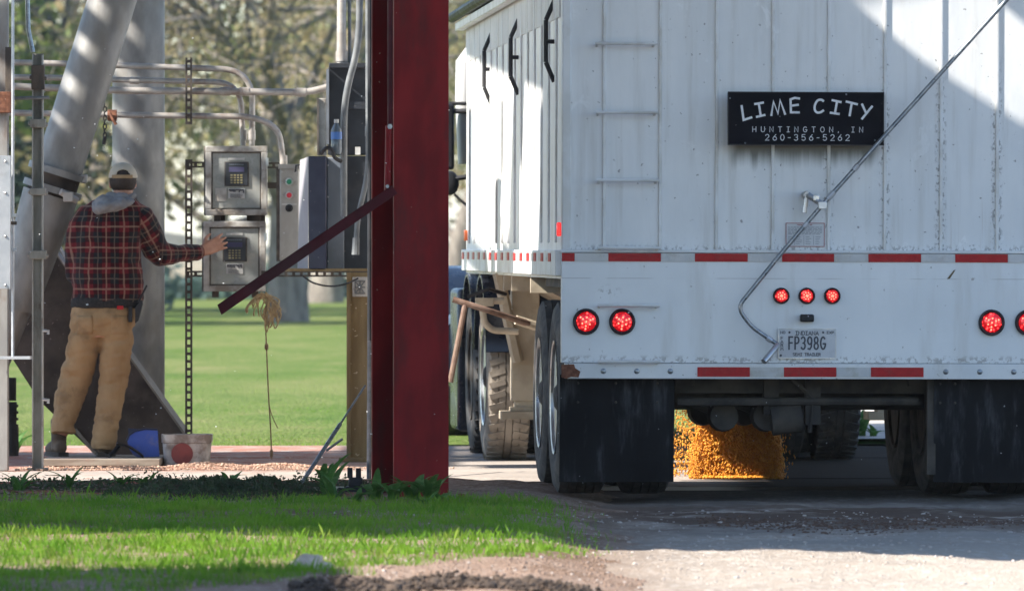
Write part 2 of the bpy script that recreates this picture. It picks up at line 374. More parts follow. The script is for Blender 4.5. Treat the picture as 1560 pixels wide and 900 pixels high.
# ------------------------------------------------------------------ stroke lettering
def arc(cx, cy, rx, ry, a0, a1, n=10):
    return [(cx + rx * math.cos(R(a0 + (a1 - a0) * i / n)), cy + ry * math.sin(R(a0 + (a1 - a0) * i / n))) for i in range(n + 1)]
GL = {
 'A': (.62, [[(0, 0), (.31, 1), (.62, 0)], [(.12, .36), (.5, .36)]]),
 'C': (.6, [arc(.36, .5, .36, .5, 48, 312)]),
 'D': (.6, [[(0, 0), (0, 1), (.2, 1)] + arc(.2, .5, .4, .5, 90, -90)[1:] + [(0, 0)]]),
 'E': (.5, [[(.5, 1), (0, 1), (0, 0), (.5, 0)], [(0, .52), (.44, .52)]]),
 'F': (.5, [[(.5, 1), (0, 1), (0, 0)], [(0, .52), (.42, .52)]]),
 'G': (.62, [arc(.34, .5, .34, .5, 48, 350) + [(.66, .45), (.36, .45)]]),
 'H': (.6, [[(0, 0), (0, 1)], [(.6, 0), (.6, 1)], [(0, .5), (.6, .5)]]),
 'I': (.46, [[(.23, 0), (.23, 1)], [(0, 1), (.46, 1)], [(0, 0), (.46, 0)]]),
 'L': (.5, [[(0, 1), (.04, 0), (.55, .05)]]),
 'M': (.72, [[(0, 0), (.12, 1), (.36, .3), (.6, 1), (.72, 0)]]),
 'N': (.6, [[(0, 0), (0, 1), (.6, 0), (.6, 1)]]),
 'O': (.68, [arc(.34, .5, .34, .5, 90, 450, 18)]),
 'P': (.52, [[(0, 0), (0, 1), (.26, 1)] + arc(.26, .74, .26, .26, 90, -90)[1:] + [(0, .48)]]),
 'R': (.54, [[(0, 0), (0, 1), (.26, 1)] + arc(.26, .75, .25, .25, 90, -90)[1:] + [(0, .5)], [(.24, .5), (.54, 0)]]),
 'S': (.54, [arc(.27, .75, .26, .25, 30, 270) + arc(.27, .25, .26, .25, 90, -150)[1:]]),
 'T': (.6, [[(0, 1), (.6, 1)], [(.3, 1), (.3, 0)]]),
 'U': (.6, [[(0, 1), (0, .3)] + arc(.3, .3, .3, .3, 180, 360) + [(.6, 1)]]),
 'X': (.6, [[(0, 0), (.6, 1)], [(0, 1), (.6, 0)]]),
 'Y': (.62, [[(0, 1), (.30, .5)], [(.66, 1), (.2, -.05)]]),
 '0': (.56, [arc(.28, .5, .28, .5, 90, 450, 18)]),
 '2': (.56, [arc(.28, .72, .27, .28, 165, -30) + [(0, 0), (.56, 0)]]),
 '3': (.56, [arc(.26, .75, .26, .25, 150, -90) + arc(.26, .26, .28, .26, 90, -150)[1:]]),
 '5': (.56, [[(.5, 1), (.06, 1), (.03, .55)] + arc(.26, .32, .29, .32, 120, -150)]),
 '6': (.56, [[(.45, 1), (.1, .55)] + arc(.28, .3, .28, .3, 160, -200, 16)]),
 '8': (.56, [arc(.28, .75, .24, .25, -90, 270, 14), arc(.28, .25, .28, .25, 90, 450, 14)]),
 '9': (.56, [arc(.28, .7, .28, .3, -20, 340, 16), [(.555, .66), (.5, .2), (.3, 0), (.05, .04)]]),
 '-': (.34, [[(0, .45), (.34, .45)]]), ',': (.12, [[(.08, .1), (.02, -.14)]]), ' ': (.45, []),
}
def ribbon(mb, pts, w, base, ex, ez, ny, off):
    pts = [Vector(p).to_2d() for p in pts]; m = len(pts); L = []; Rr = []
    closed = (pts[0] - pts[-1]).length < 1e-5
    for i in range(m):
        a = pts[i - 1] if i > 0 else (pts[-2] if closed else None)
        c = pts[i + 1] if i < m - 1 else (pts[1] if closed else None)
        d1 = (pts[i] - a).normalized() if a is not None else None
        d2 = (c - pts[i]).normalized() if c is not None else None
        if d1 is None: d1 = d2
        if d2 is None: d2 = d1
        n = Vector((-d1.y - d2.y, d1.x + d2.x)); n = n.normalized() if n.length > 1e-4 else Vector((-d1.y, d1.x))
        q = min(1 / max(n.dot(Vector((-d1.y, d1.x))), .35), 1.8)
        e = Vector((0, 0))
        if not closed and i == 0: e = -d2 * w * .4
        if not closed and i == m - 1: e = d1 * w * .4
        L.append(pts[i] + n * w / 2 * q + e); Rr.append(pts[i] - n * w / 2 * q + e)
    conv = lambda p, o: base + ex * p.x + ez * p.y + ny * o
    vs = [conv(p, off) for p in L] + [conv(p, off) for p in Rr]
    fs = [(i, i + 1, m + i + 1, m + i) for i in range(m - 1)]
    mb.add(vs, fs)
def lettering(mb, text, base, width, height, w, ex=Vector((1, 0, 0)), ez=Vector((0, 0, 1)), ny=Vector((0, -1, 0)), gap=.3, arch=0, tilt=0, xs=1):
    """text spread over a width; arch lifts the middle"""
    tot = sum(GL[c][0] * xs for c in text) + gap * (len(text) - 1)
    s = width / (tot * height) if tot else 1
    x = 0; k = 0
    for ch in text:
        gw, strokes = GL[ch]; gw *= xs
        xc = (x + gw / 2) * height * s
        t = xc / width * 2 - 1
        lift = arch * (1 - t * t); rot = -tilt * t
        for st in strokes:
            pp = []
            for (u, v) in st:
                lx = (u * xs - gw / 2) * height * min(s, 1.4); lz = (v - .5) * height
                c, q = math.cos(rot), math.sin(rot)
                pp.append((xc + lx * c - lz * q, lift + lz * c + lx * q + height / 2))
            ribbon(mb, pp, w, base, ex, ez, ny, .0006 + .0004 * (k % 5)); k += 1
        x += gw + gap
    return mb
# ------------------------------------------------------------------ the ground
def grid(name, x0, x1, y0, y1, nx, ny, hf, m, kind='structure'):
    xs = np.linspace(x0, x1, nx); ys = np.linspace(y0, y1, ny)
    vs = [(x, y, hf(x, y)) for y in ys for x in xs]
    idx = np.arange(nx * ny).reshape(ny, nx)
    fs = np.stack([idx[:-1, :-1], idx[:-1, 1:], idx[1:, 1:], idx[1:, :-1]], -1).reshape(-1, 4)
    me = npmesh(name, vs, fs, m, 4)
    me.polygons.foreach_set('use_smooth', [True] * len(me.polygons))
    return tag(link(name, me), kind=kind)
def fbm(x, y, s, o=4, z=0.0):
    return mnoise.fractal(Vector((x * s, y * s, z)), 1.0, 2.1, o)

m, nt, b, co = new_mat('open_country')
sp = node(nt, 'ShaderNodeSeparateXYZ'); nt.links.new(co, sp.inputs[0])
n1 = noise_(nt, mapped(nt, co, (.01, .004, 1)), 1, 4)
grass = mix_(nt, ramp_(nt, n1, .4, .6), (.055, .095, .022), (.085, .12, .03))
field = mix_(nt, ramp_(nt, noise_(nt, mapped(nt, co, (.02, .01, 1)), 1, 3), .4, .6), (.27, .215, .125), (.22, .18, .10))
yy = math_(nt, 'ADD', sp.outputs[1], math_(nt, 'MULTIPLY', n1, 40.0))
col = mix_(nt, ramp_(nt, yy, 208, 232), grass, field)
near = mix_(nt, ramp_(nt, sp.outputs[1], 52, 56), (.22, .17, .13), col)
sockset(nt, b.inputs['Base Color'], near); b.inputs['Roughness'].default_value = .95
g = MB().add([(-1500, -200, -.06), (1500, -200, -.06), (1500, 4000, -.06), (-1500, 4000, -.06)], [(0, 1, 2, 3)]).build('ground', m, smooth=False)
tag(g, kind='structure')

m, nt, b, co = new_mat('mown_lawn')
n1 = noise_(nt, mapped(nt, co, (.35, .10, 1)), 1, 5); n2 = noise_(nt, mapped(nt, co, (14, 5, 1)), 1, 4)
c1 = mix_(nt, ramp_(nt, n1, .36, .66), (.075, .135, .026), (.145, .175, .055))
c2 = mix_(nt, math_(nt, 'MULTIPLY', ramp_(nt, n2, .4, .7), .6), c1, (.21, .22, .085))
n4 = noise_(nt, mapped(nt, co, (1.1, .3, 1), (3, 8, 0)), 1, 6, .65)
c2 = mix_(nt, math_(nt, 'MULTIPLY', ramp_(nt, n4, .50, .72), .6), c2, (.24, .215, .10))
c2 = mix_(nt, math_(nt, 'MULTIPLY', ramp_(nt, n4, .46, .30), .5), c2, (.045, .10, .02))
sockset(nt, b.inputs['Base Color'], c2); b.inputs['Roughness'].default_value = .95; b.inputs['Specular IOR Level'].default_value = .03
bump_(nt, b, noise_(nt, mapped(nt, co, (30, 12, 30)), 1, 4), .8, .05)
grid('lawn', -45, 60, 48.0, 186, 106, 139, lambda x, y: .012 + .02 * fbm(x, y, .25), m)

# concrete pad of the unloading pit
m, nt, b, co = new_mat('pit_concrete')
sp = node(nt, 'ShaderNodeSeparateXYZ'); nt.links.new(co, sp.inputs[0])
n1 = noise_(nt, mapped(nt, co, (.9, 1.6, 1)), 1, 6); n2 = noise_(nt, mapped(nt, co, (5, 9, 1), (4, 2, 0)), 1, 6)
c1 = mix_(nt, ramp_(nt, n1, .35, .65), (.42, .37, .33), (.34, .30, .27))
redm = math_(nt, 'MULTIPLY', ramp_(nt, math_(nt, 'ADD', n2, math_(nt, 'MULTIPLY', ramp_(nt, sp.outputs[1], 41.9, 43.4), .16)), .56, .68), ramp_(nt, math_(nt, 'MULTIPLY', sp.outputs[0], -1.0), .2, 1.6))
c2 = mix_(nt, math_(nt, 'MULTIPLY', redm, .8), c1, (.33, .12, .075))
c3 = mix_(nt, ramp_(nt, noise_(nt, mapped(nt, co, (40, 40, 1)), 1, 3), .58, .72), c2, (.5, .40, .30))
c3 = mix_(nt, math_(nt, 'MULTIPLY', ramp_(nt, math_(nt, 'ADD', sp.outputs[0], math_(nt, 'MULTIPLY', n1, .5)), 1.25, 1.7), .95), c3, mix_(nt, n2, (.022, .019, .017), (.05, .042, .036)))  # shade under the trailer painted in as near-black concrete to the right
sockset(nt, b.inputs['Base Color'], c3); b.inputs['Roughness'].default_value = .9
b.inputs['Specular IOR Level'].default_value = .02
bump_(nt, b, noise_(nt, mapped(nt, co, (25, 25, 25)), 1, 5), .4, .02)
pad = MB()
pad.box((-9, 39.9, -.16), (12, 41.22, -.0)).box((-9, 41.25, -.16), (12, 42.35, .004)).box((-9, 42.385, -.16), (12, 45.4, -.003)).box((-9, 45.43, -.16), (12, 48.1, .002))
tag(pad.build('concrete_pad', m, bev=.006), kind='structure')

m = mat('pale_apron', (.46, .42, .37), (.54, .50, .45), scale=(3, 3, 3), rough=.95, spec=.03, bump=.4, bscale=30, bdist=.02)
grid('gravel_apron', 1.5, 9, 48.12, 58, 40, 40, lambda x, y: .05 + .01 * fbm(x, y, 1.5), m)
# gravel drive in front of the pad
def drive_h(x, y):
    e = max(0.0, min(1.0, (y - 31) / 3))
    rut = -.016 * math.exp(-((x - .55) / .3) ** 2) - .016 * math.exp(-((x - 2.5) / .3) ** 2)
    far = max(0.0, min(1.0, (39.9 - y) / .6))
    ridge = .05 * math.exp(-((y - 35.3 + .12 * x) / .35) ** 2) * max(0, min(1, (x - 1.1) * 1.2)) * (.6 + .8 * fbm(x, y, 1.3))
    return -.022 + far * (.03 * fbm(x, y, .5) + .012 * fbm(x, y, 3, 5) + rut * e + ridge + .006 * fbm(x, y, 11, 3))
m, nt, b, co = new_mat('gravel_drive')
sp = node(nt, 'ShaderNodeSeparateXYZ'); nt.links.new(co, sp.inputs[0])
n1 = noise_(nt, mapped(nt, co, (.8, .5, 1)), 1, 6, .6); n2 = noise_(nt, mapped(nt, co, (22, 14, 10)), 1, 5); n3 = noise_(nt, mapped(nt, co, (1.3, 1.6, 1), (7, 3, 0)), 1, 6, .6)
c1 = mix_(nt, ramp_(nt, n1, .36, .64), (.43, .37, .31), (.35, .295, .245))
c1 = mix_(nt, ramp_(nt, n2, .45, .72), c1, (.52, .465, .41))
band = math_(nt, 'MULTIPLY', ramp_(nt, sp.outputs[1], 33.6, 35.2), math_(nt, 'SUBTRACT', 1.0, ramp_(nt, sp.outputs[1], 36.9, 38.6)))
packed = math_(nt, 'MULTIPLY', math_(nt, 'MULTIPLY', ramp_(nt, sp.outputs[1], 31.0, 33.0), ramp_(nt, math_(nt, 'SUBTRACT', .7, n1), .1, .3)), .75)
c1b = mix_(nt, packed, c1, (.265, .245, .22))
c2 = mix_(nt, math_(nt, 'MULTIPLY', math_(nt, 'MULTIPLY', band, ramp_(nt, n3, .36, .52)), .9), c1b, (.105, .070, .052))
c3 = mix_(nt, math_(nt, 'MULTIPLY', ramp_(nt, sp.outputs[1], 37.2, 38.8), .85), c2, mix_(nt, n2, (.03, .026, .023), (.07, .06, .052)))  # deep shade around the trailer's rear wheels put into the drive colour
c3 = mix_(nt, math_(nt, 'MULTIPLY', ramp_(nt, math_(nt, 'SUBTRACT', .62, sp.outputs[0]), -.25, .35), .7), c3, (.22, .155, .115))
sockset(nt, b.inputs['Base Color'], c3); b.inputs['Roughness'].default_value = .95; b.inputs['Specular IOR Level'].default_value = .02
bump_(nt, b, noise_(nt, mapped(nt, co, (60, 60, 60)), 1, 5), .7, .02)
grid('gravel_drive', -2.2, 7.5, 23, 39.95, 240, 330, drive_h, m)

# soil verge under the grass at the left
def verge_h(x, y):
    edge = max(0.0, min(1.0, (.62 + .12 * fbm(x, y, 1.2) - x) / .55))
    near = max(0.0, min(1.0, (y - 26.6) / 1.2))
    return -.05 + .085 * edge * (.4 + .6 * near) + .02 * fbm(x, y, .9) * edge + .012 * fbm(x, y, 6, 3) * edge
m, nt, b, co = new_mat('verge_soil')
n1 = noise_(nt, mapped(nt, co, (1.4, 1, 1)), 1, 6, .6)
sp = node(nt, 'ShaderNodeSeparateXYZ'); nt.links.new(co, sp.inputs[0])
c1 = mix_(nt, ramp_(nt, n1, .38, .6), (.20, .13, .09), (.30, .215, .165))
c1 = mix_(nt, math_(nt, 'MULTIPLY', ramp_(nt, sp.outputs[1], 36.8, 37.6), math_(nt, 'SUBTRACT', 1.0, ramp_(nt, sp.outputs[0], -1.2, -.5))), c1, mix_(nt, ramp_(nt, n1, .45, .62), (.07, .045, .032), (.30, .09, .05)))
c2 = mix_(nt, ramp_(nt, noise_(nt, mapped(nt, co, (35, 25, 20)), 1, 4), .5, .7), c1, (.40, .31, .25))
sockset(nt, b.inputs['Base Color'], c2); b.inputs['Roughness'].default_value = 1; b.inputs['Specular IOR Level'].default_value = .02
bump_(nt, b, noise_(nt, mapped(nt, co, (50, 50, 50)), 1, 5), .8, .02)
grid('soil_verge', -6, .9, 25.5, 39.88, 150, 230, verge_h, m)

# ------------------------------------------------------------------ unseen roof, gallery, spout and building added to throw the shade
HR = 6.0
cn = thing('shade_canopy', 'unseen steel canopy roof added to shade the unloading lane', 'canopy', (-6, 33, 0))  # added out of view; slabs, gap and tab are shaped for their shadows
cy = lambda x: 28.5 - .26 * (x + 4.6)
cm = MB()
def slab(poly, z=HR, t=.12): cm.prism([(x, y, z) for x, y in poly], (0, 0, t))
slab([(-13, cy(-13)), (-2.285, cy(-2.285)), (-2.285, 37.75), (-13, 37.75)])
slab([(-2.28, cy(-2.28)), (-1.38, cy(-1.38)), (-1.38, 35.78), (-2.01, 36.29), (-2.28, 36.51)], t=.012)
slab([(-2.28, 36.515), (-1.38, 36.63), (-1.38, 37.75), (-2.28, 37.75)], t=.012)
slab([(-4.3, 37.76), (1.2, 37.76), (1.2, 47.0), (-4.3, 47.0)])
slab([(-7.2, 40.51), (-5.6, 40.51), (-5.6, 41.15), (-7.2, 41.15)])
slab([(-5.75, 39.5), (-4.31, 39.5), (-4.31, 40.5), (-5.75, 40.5)])
slab([(-1.375, cy(-1.375)), (2.2, cy(2.2)), (2.2, 37.75), (-1.375, 37.75)], t=.012)
cm.build('roof', MT['canopy'], cn, smooth=False)
for (x, y) in ((-12.6, 31.2), (-12.6, 37.3), (2.0, 28.0)):
    if x < 0: MB().box((x - .12, y - .12, -.05), (x + .12, y + .12, HR)).build('post', MT['canopy'], cn)
wk = thing('shade_gallery', 'unseen conveyor gallery above the spouts', 'blocker', (-9, 42, 0))  # unseen deck added to keep the sun off the man and duct
w = MB(); w.box((-11.6, 40.9, 5.9), (-7.45, 43.6, 6.1)).box((-8.0, 43.61, 5.9), (-7.45, 45.3, 6.1))
w.build('deck', MT['canopy'], wk)
w = MB()
for x in (-7.12, -6.76, -6.40, -6.04, -5.7): w.box((x - .06, 42.25, 5.9), (x + .06, 45.3, 6.0))  # beams spaced to cast shade stripes across the spout
for y in (42.2, 45.3): w.box((-7.3, y - .05, 5.85), (-5.6, y + .05, 5.9))
w.build('stripe_beam', MT['canopy'], wk)
for y in (40.5, 43.5): MB().box((-11.5, y - .1, -.05), (-11.3, y + .1, 5.9)).build('post', MT['canopy'], wk)
us = thing('shade_spout', 'unseen second spout added to shade the first', 'spout', (-4.4, 43.4, 3.2))  # unseen tube added so its shadow covers one side of the spout
u0, u1 = P(190, -60, 44.2), P(84, 275, 44.2); uo = SUN * 2.4 + Vector((.12, -.305, 0))
MB().tube([u0 + uo, u1 + uo], .15, 24).build('tube', MT['canopy'], us)
of = thing('shade_building', 'unseen metal building added to shade the front verge', 'building', (-11, 20, 0))  # unseen block added to darken the near left corner with its shadow
MB().box((-15, 14, -.05), (-7.1, 26.1, 5.2)).build('wall', MT['canopy'], of)
MB().box((-15.2, 13.8, 5.2), (-6.9, 26.35, 5.4)).build('roof', MT['canopy'], of)

# ------------------------------------------------------------------ trees beyond the lawn
def make_tree(h, trunk_r, nleaf, leaf, seed, m_leaf, low=1.8, spread=.5, tf=.8, label='', loc=(0, 0), conifer=False, group=None, droop=.2, name='broadleaf_tree'):
    rnd = random.Random(seed); rng = np.random.default_rng(seed)
    root = thing(name, label, 'tree', (loc[0], loc[1], -.05), group=group, local=True)
    tr = MB(); tips = []
    def branch(p, d, L, r, lev):
        pts = [p]; rs = [r]; q = p.copy(); dd = d.copy(); n = 5 if lev < 2 else 3
        for i in range(n):
            dd = (dd + Vector((rnd.uniform(-1, 1), rnd.uniform(-1, 1), rnd.uniform(-.6, .6) - (droop if lev > 1 else -.08))) * (.10 if lev == 0 else .24)).normalized()
            q = q + dd * L / n; pts.append(q.copy()); rs.append(max(r * (1 - .62 * (i + 1) / n), .008))
        tr.tube(pts, rs, 9 if lev == 0 else (6 if lev == 1 else 4))
        if lev >= 2: tips.extend([(pts[-1], L), (pts[-2], L), (pts[1], L)])
        if lev < 4:
            nb = [9, 5, 4, 3][lev]
            for i in range(nb):
                t = rnd.uniform(.3 if lev else (low / L), 1.0); k = min(int(t * n), n - 1)
                bp = pts[k].lerp(pts[k + 1], t * n - k); ax = (pts[k + 1] - pts[k]).normalized()
                a = rnd.uniform(0, 6.283); o = ax.orthogonal().normalized(); o = (Matrix.Rotation(a, 3, ax) @ o)
                nd = (ax * (.55 if lev else .35) + o * rnd.uniform(.6, 1.0) + Vector((0, 0, .12 if lev < 2 else -droop))).normalized()
                branch(bp, nd, L * (spread * .8 / tf if lev == 0 else .55) * rnd.uniform(.75, 1.15), max(rs[k] * .5, .01), lev + 1)
    if conifer:
        tr.tube([(0, 0, 0), (0, 0, h)], [trunk_r, .02], 8)
        pos = []
        for i in range(nleaf):
            z = low + (h - low) * rng.random() ** 1.4; rr = (h - z) * .30 * (.35 + .65 * rng.random()) + .1
            a = rng.random() * 6.283; tier = .25 * math.sin(z * 5.0 + 2 * math.sin(3 * a))
            rr *= 1 + .5 * tier + .35 * math.sin(a * 5 + z * 1.3); pos.append((rr * math.cos(a), rr * math.sin(a), z - rr * .35))
        pos = np.array(pos)
    else:
        branch(Vector((0, 0, 0)), Vector((.03, .02, 1)).normalized(), h * tf, trunk_r, 0)
        T = np.array([tuple(t[0]) for t in tips]); S = np.array([t[1] for t in tips])
        i = rng.integers(0, len(T), nleaf)
        pos = T[i] + rng.normal(0, 1, (nleaf, 3)) * (.12 + .16 * S[i])[:, None]
        pos[:, 2] -= np.abs(rng.normal(0, .25, nleaf)) * droop * 2
        pos = pos[pos[:, 2] > 1.0]
    n = len(pos); ax = rng.normal(0, 1, (n, 3)); ax /= np.linalg.norm(ax, axis=1)[:, None]
    bx = np.cross(ax, rng.normal(0, 1, (n, 3))); bx /= np.linalg.norm(bx, axis=1)[:, None]
    s = leaf * rng.uniform(.5, 1.3, (n, 1))
    V = np.stack([pos - ax * s, pos + bx * s * .45, pos + ax * s, pos - bx * s * .45], 1).reshape(-1, 3)
    me = npmesh('crown', V, np.arange(n * 4).reshape(-1, 4), m_leaf, 4)
    tr.build('trunk', MT['bark'], root, ang=60)
    link('crown', me, root)
    return root
TG = 'trees beyond the lawn'
tA = make_tree(13, .40, 13000, .062, 3, MT['leaf_olive'], 1.9, .46, .42, 'big olive-leaved tree whose grey trunk stands on the lawn behind the hanging rope', ((440 - 780) * 128 / F, 128), droop=.35)
tB = make_tree(14, .45, 10000, .085, 5, MT['leaf_olive'], 2.2, .46, .45, 'olive-leaved tree farther back, right of the big trunk and left of the tan post', ((497 - 780) * 172 / F, 172), droop=.3)
tE = make_tree(12, .35, 12000, .16, 8, MT['leaf_green'], 2.0, .5, .8, 'green tree at the left edge whose shadow lies across the lawn', (-13.0, 122), droop=.3)
cA = make_tree(15, .3, 9000, .24, 11, MT['leaf_conifer'], .5, .5, .8, 'dark blue-green conifer behind the posts at the left edge', ((-90 - 780) * 150 / F, 150), conifer=True, name='conifer_tree')
cB = make_tree(5.2, .25, 5000, .2, 12, MT['leaf_conifer'], .4, .5, .8, 'low blue-green conifer seen between the spout and the tall duct', ((128 - 780) * 180 / F, 180), conifer=True, name='conifer_tree')
protos = [make_tree(15, .36, 5500, .17, 21, MT['leaf_olive'], 1.6, .48, .5, 'x', (0, 0), droop=.35), make_tree(16, .36, 5000, .17, 22, MT['leaf_green'], 1.4, .5, .5, 'x', (0, 0), droop=.3)]
spots = [(690, 205, 1, 'bushy tree seen in the gap between the red column and the trailer'), (95, 150, 0, 'olive tree seen above the pipes left of the spout'), (330, 215, 0, 'olive tree standing behind the two control boxes'), (545, 240, 0, 'olive tree seen just left of the charcoal cabinet')]
for k in range(9): spots.append(([-560, -380, -200, 820, 1000, 1220, 1450, 1700, 1950][k], 215 + 23 * ((k * 5) % 4), k % 2, 'far spring tree in the row behind the trailer and beyond the frame'))
used = [False, False]
for i, (px, Y, k, lb) in enumerate(spots):
    o = protos[k] if not used[k] else copy_tree(protos[k])
    used[k] = True
    o.location = ((px - 780) * Y / F, Y, -.05); o.rotation_euler.z = i * 1.7; o.scale = (1, 1, .9 + .05 * (i % 4)); o['label'] = lb; o['group'] = TG
tE2 = copy_tree(tE); tE2.location = (-13.5, 137, -.05); tE2.rotation_euler.z = 2.0; tE2['label'] = 'second green tree beyond the left edge, farther back than the first'
for o in (tE2, tA, tB, tE, cA, cB): o['group'] = TG
m, nt, b, co = new_mat('air_haze')
nt.nodes.remove(b); pv = node(nt, 'ShaderNodeVolumePrincipled'); pv.inputs['Color'].default_value = (.93, .95, 1, 1); pv.inputs['Density'].default_value = .00014; pv.inputs['Anisotropy'].default_value = .3
nt.links.new(pv.outputs[0], nt.nodes['Material Output'].inputs['Volume'])
tag(MB().box((-1600, -300, -8), (1600, 4100, 26)).build('haze', m, smooth=False), 'thin dusty air over the whole place', 'haze', kind='stuff')
# low hedge far behind, where the lawn ends
rng = np.random.default_rng(4); n = 26000
pos = np.stack([rng.uniform(-40, 55, n), 190 + rng.normal(0, 1.6, n), np.abs(rng.normal(0, .26, n))], 1)
ax = rng.normal(0, 1, (n, 3)); ax /= np.linalg.norm(ax, axis=1)[:, None]; bx = np.cross(ax, rng.normal(0, 1, (n, 3))); bx /= np.linalg.norm(bx, axis=1)[:, None]
V = np.stack([pos - ax * .22, pos + bx * .14, pos + ax * .22, pos - bx * .14], 1).reshape(-1, 3)
tag(link('rough_undergrowth', npmesh('rough_undergrowth', V, np.arange(n * 4).reshape(-1, 4), MT['leaf_conifer'], 4)), 'dark rough growth along the far edge of the lawn', 'undergrowth', kind='stuff')
# wooded rise on the horizon
hm = mat('far_woods', (.09, .10, .07), (.14, .13, .09), scale=(.03, .03, .05), rough=1)
hb = []
for k in range(161):
    x = -600 + 7.5 * k; hb.append((x, 1400, 5 + 6 * fbm(x, 3, .012) + 3 * fbm(x, 9, .08)))
mb = MB(); nv = len(hb)
mb.add([(p[0], p[1], -1) for p in hb] + hb + [(p[0], p[1] + 200, -1) for p in hb], [(i, i + 1, nv + i + 1, nv + i) for i in range(nv - 1)] + [(nv + i, nv + i + 1, 2 * nv + i + 1, 2 * nv + i) for i in range(nv - 1)])
tag(mb.build('wooded_hills', hm), kind='structure')
# ------------------------------------------------------------------ the grain trailer
TY = 38.1; YAW = R(3.38)
tl = thing('grain_trailer', 'white hopper grain trailer seen from behind with lit red lamps and a black name board', 'semi trailer', ((1227 - 780) * TY / F, TY, 0), (0, .003, YAW), local=True)
S = 288.7
tx = lambda px: (px - 1227) / S
tz = lambda py: CH - (py - HOR) / S
W2 = 1.295; LEN = 9.45; TOP = 2.76; FZ = tz(384)
# rear wall: own weathering
m, nt, b, co = new_mat('weathered_rear_wall')
sp = node(nt, 'ShaderNodeSeparateXYZ'); nt.links.new(co, sp.inputs[0]); X, Z = sp.outputs[0], sp.outputs[2]
n1 = noise_(nt, mapped(nt, co, (2.2, 2, 1.1)), 1, 6, .62)
c = mix_(nt, ramp_(nt, n1, .36, .64), (.68, .695, .70), (.76, .765, .76))
c = mix_(nt, math_(nt, 'MULTIPLY', ramp_(nt, noise_(nt, mapped(nt, co, (14, 14, .9)), 1, 6, .6), .48, .74), .42), c, (.46, .44, .40))
c = mix_(nt, math_(nt, 'MULTIPLY', ramp_(nt, noise_(nt, mapped(nt, co, (7, 7, 5), (4, 0, 9)), 1, 7, .7, .6), .60, .66), math_(nt, 'MULTIPLY', ramp_(nt, Z, 1.3, 2.3), .55)), c, (.84, .85, .85))
c = mix_(nt, math_(nt, 'MULTIPLY', math_(nt, 'MULTIPLY', ramp_(nt, noise_(nt, mapped(nt, co, (9, 9, 9), (2, 2, 2)), 1, 7, .7), .57, .63), math_(nt, 'SUBTRACT', 1.0, ramp_(nt, Z, 1.32, 1.5))), .6), c, (.83, .84, .84))
# grime along the ribs, stronger to the right
fr = math_(nt, 'FRACT', math_(nt, 'MULTIPLY_ADD', X, 1 / .2975, .5 - tx(1003.0) / .2975))
dd = math_(nt, 'MULTIPLY', math_(nt, 'ABSOLUTE', math_(nt, 'SUBTRACT', fr, .5)), .2975)
rib = math_(nt, 'SUBTRACT', 1.0, ramp_(nt, dd, .012, .040))
spn = noise_(nt, mapped(nt, co, (52, 52, 36)), 1, 3, .6)
g1 = math_(nt, 'MULTIPLY', rib, ramp_(nt, math_(nt, 'ADD', spn, math_(nt, 'MULTIPLY', math_(nt, 'SUBTRACT', ramp_(nt, X, -.9, .7), .9), .16)), .545, .60))
g1 = math_(nt, 'MULTIPLY', g1, math_(nt, 'SUBTRACT', 1.0, ramp_(nt, Z, 1.95, 2.45)))
g2 = math_(nt, 'MULTIPLY', math_(nt, 'SUBTRACT', 1.0, ramp_(nt, Z, FZ + .005, FZ + .05)), ramp_(nt, spn, .50, .58))
g3 = ramp_(nt, noise_(nt, mapped(nt, co, (34, 34, 34), (1, 5, 2)), 1, 2), .69, .72)
gg = math_(nt, 'MAXIMUM', math_(nt, 'MAXIMUM', g1, g2), g3)
c = mix_(nt, math_(nt, 'MULTIPLY', gg, .6), c, (.075, .062, .055))
# black-green mould drips under the name board
inx = math_(nt, 'MULTIPLY', ramp_(nt, X, tx(1098), tx(1125)), math_(nt, 'SUBTRACT', 1.0, ramp_(nt, X, tx(1325), tx(1345))))
drip = math_(nt, 'ADD', tz(275), math_(nt, 'MULTIPLY', noise_(nt, mapped(nt, co, (17, 1, .5)), 1, 4), .15))
dz = math_(nt, 'SUBTRACT', Z, drip)
mould = math_(nt, 'MULTIPLY', inx, ramp_(nt, dz, -.02, .09))
mould = math_(nt, 'MULTIPLY', mould, math_(nt, 'SUBTRACT', 1.0, ramp_(nt, Z, tz(222), tz(215))))
c = mix_(nt, math_(nt, 'MULTIPLY', mould, .85), c, (.045, .045, .026))
rustd = math_(nt, 'MULTIPLY', ramp_(nt, noise_(nt, mapped(nt, co, (24, 24, .6), (6, 6, 6)), 1, 4), .64, .74), math_(nt, 'SUBTRACT', 1.0, ramp_(nt, Z, 1.3, 1.75)))
c = mix_(nt, math_(nt, 'MULTIPLY', rustd, .5), c, (.30, .20, .12))
sockset(nt, b.inputs['Base Color'], c); b.inputs['Roughness'].default_value = .45
bump_(nt, b, noise_(nt, mapped(nt, co, (4, 4, 1.2)), 1, 4), .45, .014)
MT['rear'] = m
